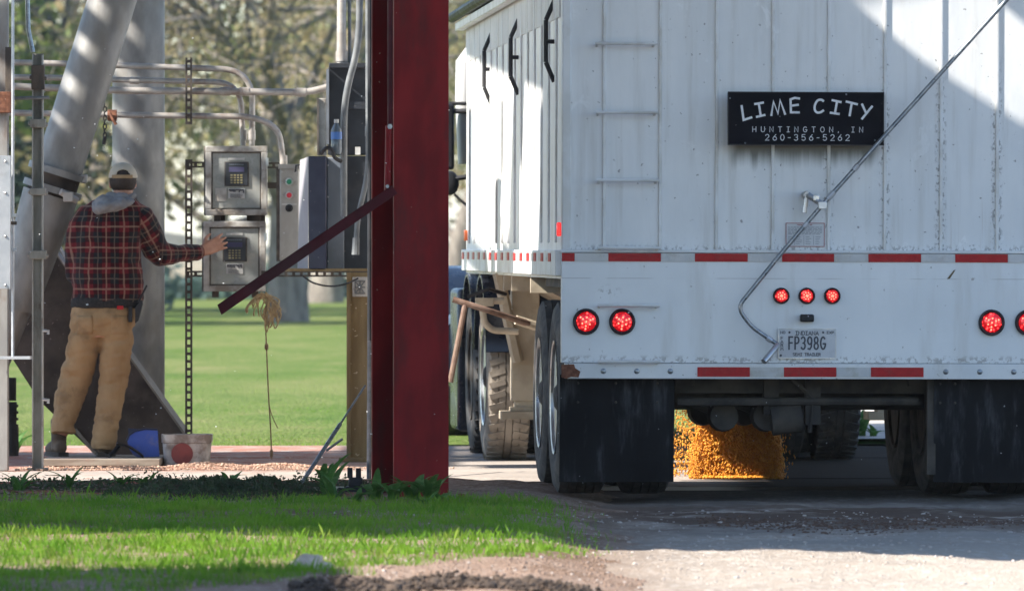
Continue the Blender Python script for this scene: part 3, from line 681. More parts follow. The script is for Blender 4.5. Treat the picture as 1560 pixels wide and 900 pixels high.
def rear_skirt():
    m, nt, b, co = new_mat('weathered_rear_skirt')
    sp = node(nt, 'ShaderNodeSeparateXYZ'); nt.links.new(co, sp.inputs[0]); X, Z = sp.outputs[0], sp.outputs[2]
    c = mix_(nt, ramp_(nt, noise_(nt, mapped(nt, co, (1.6, 1, 1.6)), 1, 5), .36, .64), (.68, .70, .71), (.75, .765, .77))
    c = mix_(nt, math_(nt, 'MULTIPLY', ramp_(nt, noise_(nt, mapped(nt, co, (10, 10, 1.4)), 1, 6, .6), .49, .76), .36), c, (.48, .46, .42))
    sp1 = noise_(nt, mapped(nt, co, (48, 48, 48)), 1, 3, .6)
    g = math_(nt, 'MULTIPLY', math_(nt, 'SUBTRACT', 1.0, ramp_(nt, math_(nt, 'ABSOLUTE', math_(nt, 'SUBTRACT', Z, tz(549))), .004, .035)), ramp_(nt, sp1, .50, .60))
    ln = math_(nt, 'MULTIPLY', math_(nt, 'SUBTRACT', 1.0, ramp_(nt, math_(nt, 'ABSOLUTE', math_(nt, 'SUBTRACT', Z, tz(424.5))), .001, .004)), ramp_(nt, noise_(nt, mapped(nt, co, (6, 6, 1)), 1, 3), .4, .6))
    g3 = ramp_(nt, noise_(nt, mapped(nt, co, (30, 30, 30), (1, 5, 2)), 1, 2), .71, .74)
    gr = math_(nt, 'MULTIPLY', math_(nt, 'SUBTRACT', 1.0, ramp_(nt, math_(nt, 'SQRT', math_(nt, 'ADD', math_(nt, 'POWER', math_(nt, 'MULTIPLY', math_(nt, 'SUBTRACT', X, tx(925)), .55), 2.0), math_(nt, 'POWER', math_(nt, 'SUBTRACT', Z, tz(445)), 2.0))), .0, .05)), ramp_(nt, sp1, .55, .62))
    gg = math_(nt, 'MAXIMUM', math_(nt, 'MAXIMUM', g, math_(nt, 'MULTIPLY', ln, .6)), math_(nt, 'MAXIMUM', g3, gr))
    c = mix_(nt, math_(nt, 'MULTIPLY', gg, .5), c, (.10, .075, .06))
    sockset(nt, b.inputs['Base Color'], c); b.inputs['Roughness'].default_value = .4
    bump_(nt, b, noise_(nt, mapped(nt, co, (2.5, 2, 2.5)), 1, 4), .2, .02)
    return m
MT['skirt'] = rear_skirt()
mb = MB(); mb.box((-W2 + .03, 0, FZ), (W2 - .03, .05, TOP)); mb.build('rear_wall', MT['rear'], tl, bev=.004)
for px in [918, 1003.5, 1089.5, 1175.5, 1261, 1347, 1433, 1519, 1605 - 20]:
    MB().box((tx(px) - .009, -.011, FZ + .01), (tx(px) + .009, -.001, TOP)).build('rib', MT['white_clean'], tl, bev=.004)
for s in (-1, 1):
    MB().box((s * W2 - (.0 if s < 0 else .05), -.016, FZ + .005), (s * W2 + (.05 if s < 0 else 0), .06, TOP + .01)).build('corner_post', MT['white_clean'], tl, bev=.008)
MB().box((-W2 - .01, -.03, TOP), (W2 + .01, .08, TOP + .06)).build('top_rail', MT['white_clean'], tl, bev=.006)
mb = MB().box((-W2 - .005, -.036, tz(385.5)), (W2 + .005, -.002, tz(381)))
mb.build('ledge', MT['white'], tl, bev=.002)
mb = MB(); mb.box((-W2, -.03, tz(553)), (W2, .035, tz(386))); mb.build('rear_skirt', MT['skirt'], tl, bev=.004)
mb = MB(); mb.box((-W2 + .02, -.042, tz(577)), (W2, .05, tz(553.5))); mb.build('bumper_rail', MT['white'], tl, bev=.004)
mb = MB(); mb.prism([(tx(x), -.05, tz(y)) for x, y in ((853, 556), (872, 555), (874, 561), (882, 566), (879, 575), (868, 574), (861, 577), (853, 575))], (0, .006, 0)); mb.build('rust_patch', MT['rust'], tl, smooth=False)
# reflective tape
def strip(cells, y0, y1, off):
    for (a, c, k) in cells:
        MB().box((tx(a) + .001, off - .004, tz(y1)), (tx(c) - .001, off, tz(y0))).build('reflective_tape', MT['tape_red' if k else 'tape_grey'], tl, smooth=False)
strip([(853, 873, 1), (873, 924, 0), (924, 1004.5, 1), (1004.5, 1056, 0), (1056, 1137, 1), (1137, 1189, 0), (1189, 1269, 1), (1269, 1321, 0), (1321, 1402, 1), (1402, 1454, 0), (1454, 1535, 1), (1535, 1587, 0)], 386.5, 399, -.0315)
strip([(1060, 1140.5, 1), (1140.5, 1192, 0), (1192, 1272.5, 1), (1272.5, 1325, 0), (1325, 1406, 1)], 559, 573.5, -.0435)
for px in (917, 968, 1019, 1440, 1492, 1544):
    MB().lathe([(-.052, .006), (-.050, .009), (-.045, .0095), (-.043, .015), (-.0425, .015)], (tx(px), 0, tz(565.5)), 'Y', 12).build('bolt', MT['steel_rod'], tl)
# ladder rungs
for i, (x0, x1, y) in enumerate([(902, 996, 68.5), (904, 998, 173), (905.5, 1000, 276), (907, 1003, 378.5), (907, 1001, 466), (908, 1003, 551)]):
    mb = MB(); mb.tube([(tx(x0), -.085, tz(y)), (tx(x1), -.085, tz(y))], .0085, 8)
    for x in (x0 + 4, x1 - 4): mb.tube([(tx(x), -.085, tz(y)), (tx(x), -.0, tz(y) - .012)], .007, 8)
    mb.build('ladder_rung', MT['white_clean'], tl)
# lamps
def lamp(px, py, r, ndots):
    g = MB().lathe([(-.033, r * .72), (-.052, r * .80), (-.056, r * .9), (-.05, r), (-.029, r)], (tx(px), 0, tz(py)), 'Y', 32).build('tail_lamp', MT['black'], tl)
    MB().lathe([(-.0585, .001), (-.058, r * .6), (-.052, r * .74), (-.045, r * .74)], (tx(px), 0, tz(py)), 'Y', 28).build('lens', MT['led'], g)
    d = MB()
    rings_ = [(0, 1), (.33, 6), (.55, 3)] if ndots == 1 else [(.12, 4), (.40, 8)]
    for q, n in rings_:
        for k in range(n):
            a = 6.283 * k / n + .4; d.ball((tx(px) + r * q * math.cos(a), -.0600, tz(py) + r * q * math.sin(a)), r * (.07 if ndots == 1 else .085), 6, 4)
    d.build('led_array', MT['led_dot'], g)
for px in (890.5, 945.5, 1510, 1566): lamp(px, 490.5, 20 / S, 1)
for px in (1188, 1227, 1266): lamp(px, 450.5, 12.5 / S, 2)
g = MB().box((tx(1216.5), -.075, tz(490)), (tx(1237.5), -.03, tz(478.5))).build('plate_lamp', MT['black'], tl, bev=.008)
MB().ball((tx(1228), -.0765, tz(481.5)), .0045, 8, 6).build('bulb_cover', MT['chrome'], g)
# licence plate
pl = MB(); pl.box((tx(1183.5), -.044, tz(546)), (tx(1272), -.040, tz(500)))
MT['plate'] = mat('plate_sheet', (.50, .52, .55), (.43, .44, .47), rough=.35, scale=(10, 10, 10), dirt=(.3, .28, .26), damt=.3)
pl = pl.build('licence_plate', MT['plate'], tl, bev=.0015)
mb = MB()
pb = lambda px, py: Vector((tx(px), -.0445, tz(py)))
lettering(mb, 'FP398G', pb(1200, 531.5), 55 / S, 18.5 / S, .0088, gap=.22, xs=.62)
lettering(mb, 'INDIANA', pb(1210, 510), 35 / S, 5.6 / S, .0040, gap=.2)
lettering(mb, 'SEMI TRAILER', pb(1206, 541.5), 42 / S, 4.2 / S, .0030, gap=.2)
lettering(mb, 'NO', pb(1187, 508), 7 / S, 3.6 / S, .0028, gap=.2)
lettering(mb, 'EXP', pb(1258, 508), 10 / S, 3.6 / S, .0028, gap=.2)
for i, chh in enumerate('FARM'): lettering(mb, chh, pb(1187, 517 + 5.4 * i), 4.3 / S, 4.4 / S, .0030)
for (x, y) in ((1200.5, 506), (1252, 506), (1187.5, 541)): mb.lathe([(0, .001), (-.0015, .006)], pb(x, y), 'Y', 10)
mb.build('plate_lettering', MT['print'], pl, smooth=False)
mb = MB()
for (a, c_) in (((1183.5, 500), (1272, 501)), ((1183.5, 545), (1272, 546)), ((1183.5, 501), (1184.5, 545)), ((1271, 501), (1272, 545))):
    mb.box((tx(a[0]), -.0462, tz(c_[1])), (tx(c_[0]), -.0441, tz(a[1])))
mb.build('plate_rim', MT['alu'], pl, smooth=False)
# name board
sg = MB(); sg.box((tx(1104.5), -.115, tz(221.5)), (tx(1341), -.06, tz(141.5)), Matrix.Rotation(R(-.25), 3, 'Y'))
sg = sg.build('name_board', MT['sign'], tl, bev=.003)
mb = MB(); sb = lambda px, py: Vector((tx(px), -.1165, tz(py)))
for (x0, y0, x1, y1) in ((1104, 141, 1342, 142.5), (1104, 220.5, 1342, 222), (1103.5, 141, 1105, 222), (1340.5, 141, 1342, 222)):
    mb.box((tx(x0), -.1185, tz(y1)), (tx(x1), -.1155, tz(y0)))
mb.build('board_edge', MT['black'], sg, smooth=False)
mb = MB()
k = 270 / 1560.0
BIG = {'L': ([[(200, 190), (218, 312), (286, 290)]]), 'I': ([[(350, 165), (368, 272)], [(318, 172), (388, 160)], [(334, 284), (402, 268)]]),
 'M': ([[(462, 268), (480, 150), (520, 255), (538, 138), (582, 258)]]), 'E': ([[(706, 122), (668, 117), (630, 130), (634, 244), (704, 244)], [(632, 186), (696, 178)]]),
 'C': ([[(918, 142), (900, 132), (868, 140), (845, 180), (845, 222), (866, 244), (895, 242), (918, 228)]]), 'I2': ([[(1040, 148), (1022, 250)], [(1000, 136), (1072, 152)], [(984, 246), (1056, 256)]]),
 'T': ([[(1124, 148), (1216, 170)], [(1170, 160), (1152, 268)]]), 'Y': ([[(1262, 172), (1292, 238)], [(1348, 190), (1262, 296)]])}
kk = 0
for stx in BIG.values():
    for st in stx:
        pts = [(tx(1090 + x * k), tz(130 + y * k)) for x, y in st]
        if len(pts) > 6: pts = [tuple(q)[:2] for q in curve([(p[0], p[1], 0) for p in pts], 4)]
        ribbon(mb, pts, .0118, Vector((0, -.117, 0)), Vector((1, 0, 0)), Vector((0, 0, 1)), Vector((0, -1, 0)), .0006 + .0004 * (kk % 6)); kk += 1
mb.build('shop_name_lettering', MT['letters'], sg, smooth=False); mb = MB()
lettering(mb, 'HUNTINGTON, IN', sb(1141.5, 202), 168 / S, 7.8 / S, .0034, gap=.95)
mb.build('town_lettering', MT['letters'], sg, smooth=False); mb = MB()
lettering(mb, '260-356-5262', sb(1161, 214.6), 128 / S, 8.8 / S, .0038, gap=.62)
mb.build('phone_lettering', MT['letters'], sg, smooth=False)
for (x, y) in ((1107, 151), (1284, 144.5), (1130, 219), (1328, 214)): MB().ball((tx(x), -.118, tz(y)), .005, 8, 6).build('screw', MT['steel_rod'], sg)
for x in (1150, 1300): MB().box((tx(x) - .02, -.06, tz(200)), (tx(x) + .02, -.0, tz(165))).build('board_bracket', MT['black'], tl)
# load decal
dc = MB().box((tx(1195.5), -.0035, tz(376)), (tx(1255), -.0005, tz(339.5))).build('load_decal', mat('decal_sheet', (.56, .58, .60), rough=.4), tl, smooth=False)
mb = MB()
for (x0, y0, x1, y1) in ((1195.5, 339.5, 1255, 340.6), (1195.5, 375, 1255, 376), (1195.5, 340.6, 1196.6, 375), (1254, 340.6, 1255, 375), (1213, 342, 1236, 343)): mb.box((tx(x0), -.0052, tz(y1)), (tx(x1), -.0036, tz(y0)))
mb.build('decal_border', mat('decal_border_red', (.32, .08, .08)), dc, smooth=False)
mb = MB(); rr = random.Random(4)
for j in range(6):
    x = 1199
    while x < 1249:
        w_ = rr.uniform(2, 7); mb.box((tx(x), -.0050, tz(346.6 + j * 2.1)), (tx(min(x + w_, 1251)), -.0036, tz(345.7 + j * 2.1))); x += w_ + 1.3
for j in range(5):
    for x in (1199, 1211, 1226, 1241): mb.box((tx(x), -.0050, tz(361.2 + j * 2.7)), (tx(x + rr.uniform(5, 10)), -.0036, tz(360.4 + j * 2.7)))
for x in (1209, 1223, 1238): mb.box((tx(x), -.0052, tz(373.5)), (tx(x + .6), -.0036, tz(359)))
mb.build('decal_text', mat('decal_ink', (.24, .26, .3)), dc, smooth=False)
# tarp crank
cpts = [(1556, -33), (1250, 309), (1189, 381), (1119, 468), (1140, 497), (1181, 524.5)]
dep = [-.20, -.155, -.14, -.125, -.115, -.105]
cp = [Vector((tx(x), d, tz(y))) for (x, y), d in zip(cpts, dep)]
ck = MB().tube(rounded(cp[:2] + cp[2:4] + [cp[4], cp[5]], .05), .0115, 12).build('tarp_crank', MT['steel_rod'], tl)
for (x, y, L) in ((1298, 255.5, .035), (1260, 298, .05), (1222, 343, .03), (1168, 516, .03)):
    c0 = Vector((tx(x), -.16 if y < 400 else -.108, tz(y))); d = (cp[0] - cp[1]).normalized() if y < 400 else (cp[5] - cp[4]).normalized()
    MB().tube([c0 - d * L / 2, c0 + d * L / 2], .0155, 10).build('sleeve', MT['galv_light'], ck)
MB().tube([(tx(1181), -.105, tz(524)), (tx(1178.5), -.13, tz(527)), (tx(1157.5), -.19, tz(550))], [.012, .016, .0165], 12).build('crank_grip', MT['alu'], ck)
mb = MB(); mb.tube([(tx(1225), -.0, tz(297)), (tx(1225), -.11, tz(297))], .02, 10); mb.tube([(tx(1225), -.10, tz(297)), (tx(1221), -.10, tz(325))], .013, 10)
mb.tube([(tx(1226), -.115, tz(297)), (tx(1247), -.15, tz(312))], .016, 10); mb.cbox((tx(1238), -.13, tz(302)), (.034, .04, .03)); mb.cbox((tx(1247), -.155, tz(313)), (.045, .035, .04))
mb.build('crank_holder', MT['alu'], tl, bev=.003)
MB().prism([(tx(1442), -.033, tz(424)), (tx(1452), -.033, tz(411)), (tx(1455), -.033, tz(410)), (tx(1446), -.033, tz(424))], (0, .002, 0)).build('scrape', mat('bare_scrape', (.14, .10, .05), rough=.8), tl, smooth=False)
# sides
for s in (-1, 1):
    a, c_ = sorted((s * W2, s * (W2 - .05)))
    MB().box((a, .055, 1.15), (c_, LEN, TOP)).build('side_wall', MT['side'], tl)
    mb = MB(); y = .35
    while y < LEN:
        q = sorted((s * (W2 + .012), s * (W2 + .0)))
        mb.box((q[0], y, 1.34), (q[1], y + .035, TOP - .03)); y += .118 if False else .62
    mb.build('side_rib', MT['white_clean'], tl, bev=.004)
    mb = MB(); y = .1
    while y < LEN:      # fine corrugation of the top band
        q = sorted((s * (W2 + .009), s * (W2 + .0)))
        mb.box((q[0], y, TOP - .23), (q[1], y + .05, TOP - .005)); y += .1
    mb.build('corrugated_band', MT['side'], tl)
    q = sorted((s * (W2 + .032), s * (W2 - .03)))
    MB().box((q[0], .0, 1.165), (q[1], LEN + .05, tz(381) - .004)).build('bottom_rail', MT['white_clean'], tl, bev=.004)
    for k in range(15):
        y = .35 + .63 * k
        q = sorted((s * (W2 + .036), s * (W2 + .0325)))
        for (y0, y1, rd) in ((y, y + .20, 1), (y + .2, y + .38, 0)):
            if y1 < LEN: MB().box((q[0], y0, 1.24), (q[1], y1, 1.285)).build('side_tape', MT['tape_red' if rd else 'tape_grey'], tl, smooth=False)
    for y in (.62, 3.82, 6.62):
        X0 = s * W2
        pts = [(X0, y, 2.20), (X0 + s * .045, y, 2.305), (X0 + s * .045, y, 2.53), (X0, y, 2.635)]
        mb = MB()
        for a_, b_ in zip(pts[:-1], pts[1:]):
            mb.tube([a_, b_], .0125, 8)
        mb.tube([(X0, y, 2.415), (X0 + s * .045, y, 2.415)], .012, 8)
        mb.build('grab_bracket', MT['black'], tl)
    q = sorted((s * (W2 + .022), s * (W2 + .0)))
    MB().box((q[0], .012, tz(361)), (q[1], .055, tz(340))).build('side_marker', MT['marker'], tl, bev=.006)
    MB().box((q[0], LEN - .12, 1.36), (q[1], LEN - .04, 1.43)).build('side_marker', MT['amber'], tl, bev=.006)
MB().box((-W2, LEN, 1.15), (W2, LEN + .05, TOP)).build('front_wall', MT['side'], tl)
# tarp with rolled eave
mb = MB(); n = 14; vs = []; fs = []
for j in range(2):
    for i in range(n + 1):
        t = i / n * 2 - 1; vs.append((t * (W2 + .09), -.12 + j * (LEN + .3), TOP + .06 + .28 * (1 - t * t)))
for j in range(2):
    for i in range(n + 1):
        t = i / n * 2 - 1; vs.append((t * (W2 + .09), -.12 + j * (LEN + .3), TOP + .05 + .28 * (1 - t * t)))
fs += [(i, i + 1, n + 2 + i, n + 1 + i) for i in range(n)]
o2 = 2 * (n + 1); fs += [(o2 + i, o2 + n + 1 + i, o2 + n + 2 + i, o2 + i + 1) for i in range(n)]
mb.add(vs, fs); mb.build('tarp', MT['black'], tl)
for s in (-1, 1):
    MB().tube([(s * (W2 + .09), -.12, TOP + .07), (s * (W2 + .09), LEN + .18, TOP + .07)], .035, 10).build('tarp_roll', MT['black'], tl)
    MB().box(*[tuple(v) for v in zip(*[sorted(p) for p in ((s * (W2 + .02), s * (W2 + .075)), (-.05, LEN + .1), (TOP - .02, TOP + .03))])]).build('eave_rail', MT['white_clean'], tl, bev=.004)
# hoppers and frame below
for (y0, y1) in ((2.15, 5.2), (5.2, 8.4)):
    cyy = (y0 + y1) / 2 if y0 > 3 else 2.95
    mb = MB(); t = [(-W2 + .06, y0, 1.16), (W2 - .06, y0, 1.16), (W2 - .06, y1, 1.16), (-W2 + .06, y1, 1.16)]
    d = [(-.34, cyy - .36, .66), (.34, cyy - .36, .66), (.34, cyy + .36, .66), (-.34, cyy + .36, .66)]
    mb.add(t + d, [(0, 1, 5, 4), (1, 2, 6, 5), (2, 3, 7, 6), (3, 0, 4, 7)]); mb.build('hopper', MT['chassis_tan'] if y0 > 3 else MT['chassis'], tl, smooth=False)
    MB().box((-.40, cyy - .42, .60), (.40, cyy - .36, .70)).box((-.40, cyy + .36, .60), (.40, cyy + .42, .70)).box((-.42, cyy - .36, .60), (-.36, cyy + .36, .70)).box((.36, cyy - .36, .60), (.42, cyy + .36, .70)).build('hopper_gate', MT['chassis'], tl)
MB().box((-W2 + .06, .05, 1.10), (W2 - .06, 2.2, 1.16)).build('rear_floor', MT['chassis'], tl)
for s in (-1, 1):
    MB().box((s * .48 - .05, .06, .74), (s * .48 + .05, LEN - .3, 1.1)).build('frame_rail', MT['chassis'], tl)
for y in (.07, 1.3, 2.5): MB().box((-1.22, y, .66), (1.22, y + .09, .78)).build('crossmember', MT['chassis'], tl)
tyre_prof = [(-.10, .30), (-.132, .36), (-.138, .42), (-.130, .475), (-.112, .506)]
gx = [-.112, -.072, -.066, -.026, -.020, .020, .026, .066, .072, .112]
for i, x in enumerate(gx):
    if i in (1, 3, 5, 7): tyre_prof += [(x, .513), (x + .001, .498)]
    elif i in (2, 4, 6, 8): tyre_prof += [(x - .001, .498), (x, .513)]
tyre_prof += [(.112, .506), (.130, .475), (.138, .42), (.132, .36), (.10, .30)]
rim_prof = lambda s: [(s * .115, .30), (s * .135, .305), (s * .13, .29), (s * .06, .275), (s * .035, .18), (s * .05, .12), (s * .055, .02)]
def wheel(parent, x, y, z, s, tm, treads=0, rm=None):
    h = MB().lathe([(s * -.1, .11), (s * .06, .11), (s * .10, .09), (s * .13, .05), (s * .135, .01)], (x, y, z), 'X', 16).build('wheel', MT['chassis'], parent)
    MB().lathe(tyre_prof, (x, y, z), 'X', 56).build('tyre', tm, h, ang=25)
    MB().lathe(rim_prof(s), (x, y, z), 'X', 32).build('rim', rm or MT['alu'], h)
    if treads:
        mb = MB()
        for k in range(treads):
            a = 6.283 * k / treads
            for u, sk in ((-.075, .3), (.075, -.3)):
                rot = Matrix.Rotation(a, 3, 'X')
                c0 = Vector((x, y, z)) + rot @ Vector((u, 0, .509))
                mb.cbox(c0, (.098, .036, .016), rot @ Matrix.Rotation(sk, 3, 'Z'))
        mb.build('tread_lug', tm, h, smooth=False)
    return h
for y in (.66, 1.93):
    for s in (-1, 1):
        for x in (s * (W2 - .138), s * (W2 - .138 - .345)): wheel(tl, x, y, .513, s if abs(x) > 1 else -s, MT['rubber'], 0, None if x < -1 else MT['chassis'])
    mb = MB(); mb.tube([(-1.05, y, .515), (1.05, y, .515)], .068, 14); mb.build('axle', MT['chassis'], tl)
    for x in (-.40, -.17):
        MB().tube([(x, y - .16, .42), (x, y - .20, .42), (x, y - .21, .42), (x, y - .32, .42)], [.06, .085, .085, .075], 16).tube([(x, y - .2, .42), (x - .2, y - .1, .5)], .02, 8).build('brake_chamber', MT['chassis'], tl)
    for s in (-1, 1): MB().cbox((s * .62, y, .62), (.1, .9, .07)).build('leaf_spring', MT['chassis'], tl)
mb = MB(); mb.box((-.72, .26, .545), (.70, .36, .64)).box((-.2, .22, .43), (-.12, .32, .66)).box((.02, .2, .38), (.10, .30, .64)).tube([(-.66, .2, .50), (.62, .2, .505)], .022, 8)
mb.tube([(.0, .24, .42), (-.16, .24, .40)], .08, 12); mb.tube([(-.05, .2, .62), (.06, .2, .52), (.04, .2, .34)], .012, 6); mb.build('brake_linkage', MT['chassis'], tl)
for s in (-1, 1):
    a, c_ = sorted((s * W2, s * .69))
    fl = MB(); nx, nz = 10, 14; vs = []; fs = []
    zt, zb = tz(577) + .02, tz(735)
    for j in range(nz + 1):
        for i in range(nx + 1):
            x = a + (c_ - a) * i / nx; z = zb + (zt - zb) * j / nz
            vs.append((x, .07 + .02 * fbm(x * 3, z * 2, 1.0, 2, s) * (1 - j / nz) + .03 * (1 - j / nz), z + (.006 * fbm(x * 4, 1, 1, 2) if j == 0 else 0)))
    off = len(vs); vs += [(x, y + .012, z) for x, y, z in vs]; w_ = nx + 1
    for j in range(nz):
        for i in range(nx):
            q = (j * w_ + i, j * w_ + i + 1, (j + 1) * w_ + i + 1, (j + 1) * w_ + i); fs.append(q); fs.append(tuple(off + t for t in q[::-1]))
    for i in range(nx): fs.append((i, off + i, off + i + 1, i + 1))
    for j in range(nz): fs.append((j * w_, (j + 1) * w_, off + (j + 1) * w_, off + j * w_)); fs.append((j * w_ + nx, off + j * w_ + nx, off + (j + 1) * w_ + nx, (j + 1) * w_ + nx))
    fl.add(vs, fs); fl = fl.build('mud_flap', MT['flap'], tl)
    for x in ((-1.2, -1.0, -.78) if s < 0 else (.72, .8)):
        for z in (.60, .50): MB().ball((x, .062, z), .007, 8, 5).build('flap_bolt', MT['chassis'], fl)
MB().box((.655, .09, .12), (.70, .13, .66)).build('flap_hanger', MT['chassis'], tl)
# landing gear at the left, crank and braces
LGY = 6.0
for s in (-1, 1):
    x = s * 1.12
    lg = MB().box((x - .085, LGY - .07, .38), (x + .085, LGY + .07, 1.12)).box((x - .065, LGY - .055, .32), (x + .065, LGY + .055, .4)).build('landing_leg', MT['chassis_tan'], tl, bev=.006)
    MB().box((x - .15, LGY - .14, .27), (x + .15, LGY + .14, .32)).box((x - .09, LGY - .09, .32), (x + .09, LGY + .09, .345)).build('foot', MT['chassis_tan'], lg, bev=.004)
    MB().tube([(x - .17, LGY - .1, 1.16), (x - .05, LGY - .1, .62)], .036, 6).build('brace', MT['chassis_tan'], lg)
    MB().tube([(x + .2, LGY - .3, 1.16), (x - .1, LGY + .8, .96)], .03, 6).build('brace', MT['chassis_tan'], lg)
for (y0, y1) in ((2.6, 2.66), (4.4, 4.46), (5.2, 5.28), (7.2, 7.26)): MB().box((-W2 + .0, y0, 1.06), (W2 - .0, y1, 1.165)).build('floor_beam', MT['chassis_tan'], tl)
to = tl.matrix_basis if False else Matrix.Translation(tl.location) @ Euler(tl.rotation_euler).to_matrix().to_4x4()
inv = to.inverted()
L = lambda px, py, Y: inv @ P(px, py, Y)
mb = MB(); mb.tube(rounded([L(690, 456, 41.6), L(735, 470, 41.6), L(818, 497, 41.8)], .2), [.018] * 10 + [.022], 10)
mb.tube([L(709, 462, 41.6), L(686, 582, 41.6)], .0165, 10)
mb.build('gate_handle', mat('rusty_pipe', (.15, .085, .06), (.23, .15, .115), rough=.8, scale=(12, 12, 12), dirt=(.42, .33, .25), damt=.5), tl)
MB().tube([L(786, 487, 41.75), L(822, 498, 41.8)], .028, 10).build('gate_socket', MT['chassis_tan'], tl)
MB().tube(rounded([L(768, 458, 43.2), L(733, 459, 43.2), L(738, 492, 43.2), L(750, 503, 43.2), L(790, 505, 43.2)], .06), .021, 10).build('hose_hook', MT['chassis_tan'], tl)
MB().cbox(L(738, 460, 43.2), (.11, .06, .05)).build('hook_clamp', MT['chassis_tan'], tl, bev=.004)
MB().tube([L(712, 452, 43.4), L(744, 440, 43.4), L(770, 448, 43.6)], .012, 6).build('air_line', MT['black'], tl)

# ------------------------------------------------------------------ the tractor unit
tk = thing('semi_tractor', 'dark navy semi tractor unit coupled ahead of the white trailer', 'truck', (.98, 45.2, 0), (0, 0, R(3.9)), local=True)
for s in (-1, 1):
    MB().box((s * .43 - .05, -1.0, .78), (s * .43 + .05, 6.6, 1.02)).build('frame_rail', MT['chassis'], tk)
for y in (0, 1.32):
    for s in (-1, 1):
        for x in (s * 1.03, s * .69): wheel(tk, x, y, .513, s if abs(x) > 1 else -s, MT['rubber_dust'] if (s < 0 and y == 0) else MT['rubber'], 46 if (s < 0 or abs(x) > 1) else 0, MT['chassis'] if (y > 1 or s > 0) else None)
    MB().tube([(-.9, y, .513), (.9, y, .513)], .08, 12).build('axle', MT['chassis'], tk)
for s in (-1, 1): wheel(tk, s * 1.0, 5.4, .513, s, MT['rubber'])
for y in (0, 1.32):
    for s in (-1, 1):
        pts = [(.0, y + .60 * math.cos(R(a)), .513 + .62 * math.sin(R(a))) for a in range(15, 166, 10)]
        vs = []; fs = []
        for p in pts:
            for x in (s * .50, s * 1.185): vs.append((x, p[1], p[2]))
        n = len(pts); vs2 = [(v[0], y + (v[1] - y) * 1.03, .513 + (v[2] - .513) * 1.03) for v in vs]
        for i in range(n - 1):
            fs.append((2 * i, 2 * i + 1, 2 * i + 3, 2 * i + 2)); q = 2 * n; fs.append((q + 2 * i, q + 2 * i + 2, q + 2 * i + 3, q + 2 * i + 1))
            for e in (0, 1): fs.append((2 * i + e, 2 * i + 2 + e, q + 2 * i + 2 + e, q + 2 * i + e))
        MB().add(vs + vs2, fs).build('fender', MT['navy'], tk)
MB().lathe([(-.05, .5), (.0, .5), (.03, .42)], (0, .66, 1.08), 'Z', 28).build('fifth_wheel', MT['chassis'], tk)
cb = MB().prism([(-1.0, 2.55, 1.0), (-1.0, 2.55, 2.95), (-1.0, 3.3, 3.15), (-1.0, 4.0, 2.7), (-1.0, 4.25, 1.95), (-1.0, 4.25, 1.0)], (2.0, 0, 0)).build('cab', MT['navy'], tk, bev=.05)
MB().prism([(-.8, 4.02, 2.62), (.8, 4.02, 2.62), (.86, 4.27, 1.98), (-.86, 4.27, 1.98)], (0, .02, .01)).build('windscreen', MT['glass'], cb)
for s in (-1, 1): MB().box((s * 1.0 - .008, 3.5, 1.95), (s * 1.0 + .008, 4.05, 2.55)).build('side_window', MT['glass'], cb)
MB().prism([(-.75, 4.25, 1.0), (-.75, 4.25, 1.9), (-.75, 6.2, 1.65), (-.75, 6.45, 1.0)], (1.5, 0, 0)).build('hood', MT['navy'], tk, bev=.08)
MB().box((-1.2, 2.05, .12), (-.72, 2.85, 1.05)).build('battery_box', MT['navy'], tk, bev=.03)
MB().box((-.5, 6.44, .95), (.5, 6.5, 1.55)).build('grille', MT['chrome'], tk)
MB().box((-1.1, 6.45, .45), (1.1, 6.62, .8)).build('bumper', MT['chrome'], tk, bev=.03)
for s in (-1, 1):
    MB().tube([(s * .95, 2.4, 1.0), (s * .95, 2.4, 3.6)], .08, 12).build('exhaust_stack', MT['chrome'], tk)
    fp = [(s * .72, 5.4 + .66 * math.cos(R(a)), .513 + .68 * math.sin(R(a))) for a in range(0, 181, 15)]
    MB().prism(fp, (s * .42, 0, 0)).build('front_fender', MT['navy'], tk)
    mi = MB().box((s * 1.18 - .09, 4.2, 1.85), (s * 1.18 + .09, 4.32, 2.3)).build('mirror', MT['black'], tk, bev=.02)
    MB().tube([(s * .98, 4.2, 2.25), (s * 1.2, 4.26, 2.25)], .018, 8).build('mirror_arm', MT['black'], mi)
    MB().tube([(s * 1.0, 2.9, .62), (s * 1.0, 4.1, .62)], .28, 20).build('fuel_tank', MT['navy'], tk)
tk2 = Matrix.Translation(tk.location) @ Euler(tk.rotation_euler).to_matrix().to_4x4(); ti = tk2.inverted(); LT = lambda px, py, Y: ti @ P(px, py, Y)
# hood mirror on its arm and a marker bar that show left of the trailer
hm_ = MB().tube([LT(716, 269, 49.6), LT(694, 272, 49.6), LT(691, 285, 49.6)], .018, 8).tube([LT(692, 296, 49.6), LT(712, 314, 49.6)], .011, 6).build('mirror_bracket', MT['black'], tk)
MB().ball(LT(685, 279, 49.6), (.065, .03, .085), 16, 10).build('round_mirror', MT['black'], hm_)
MB().tube([LT(684, 158, 49.4), LT(720, 158, 49.4)], .013, 8).build('antenna_bar', MT['black'], tk)
MB().tube([LT(711, 250, 49.5), LT(709, 150, 49.5), LT(710, 95, 49.5), LT(718, 72, 49.5)], [.06, .07, .07, .03], 12).build('side_fairing', mat('pale_fairing', (.5, .5, .49), rough=.4), tk)

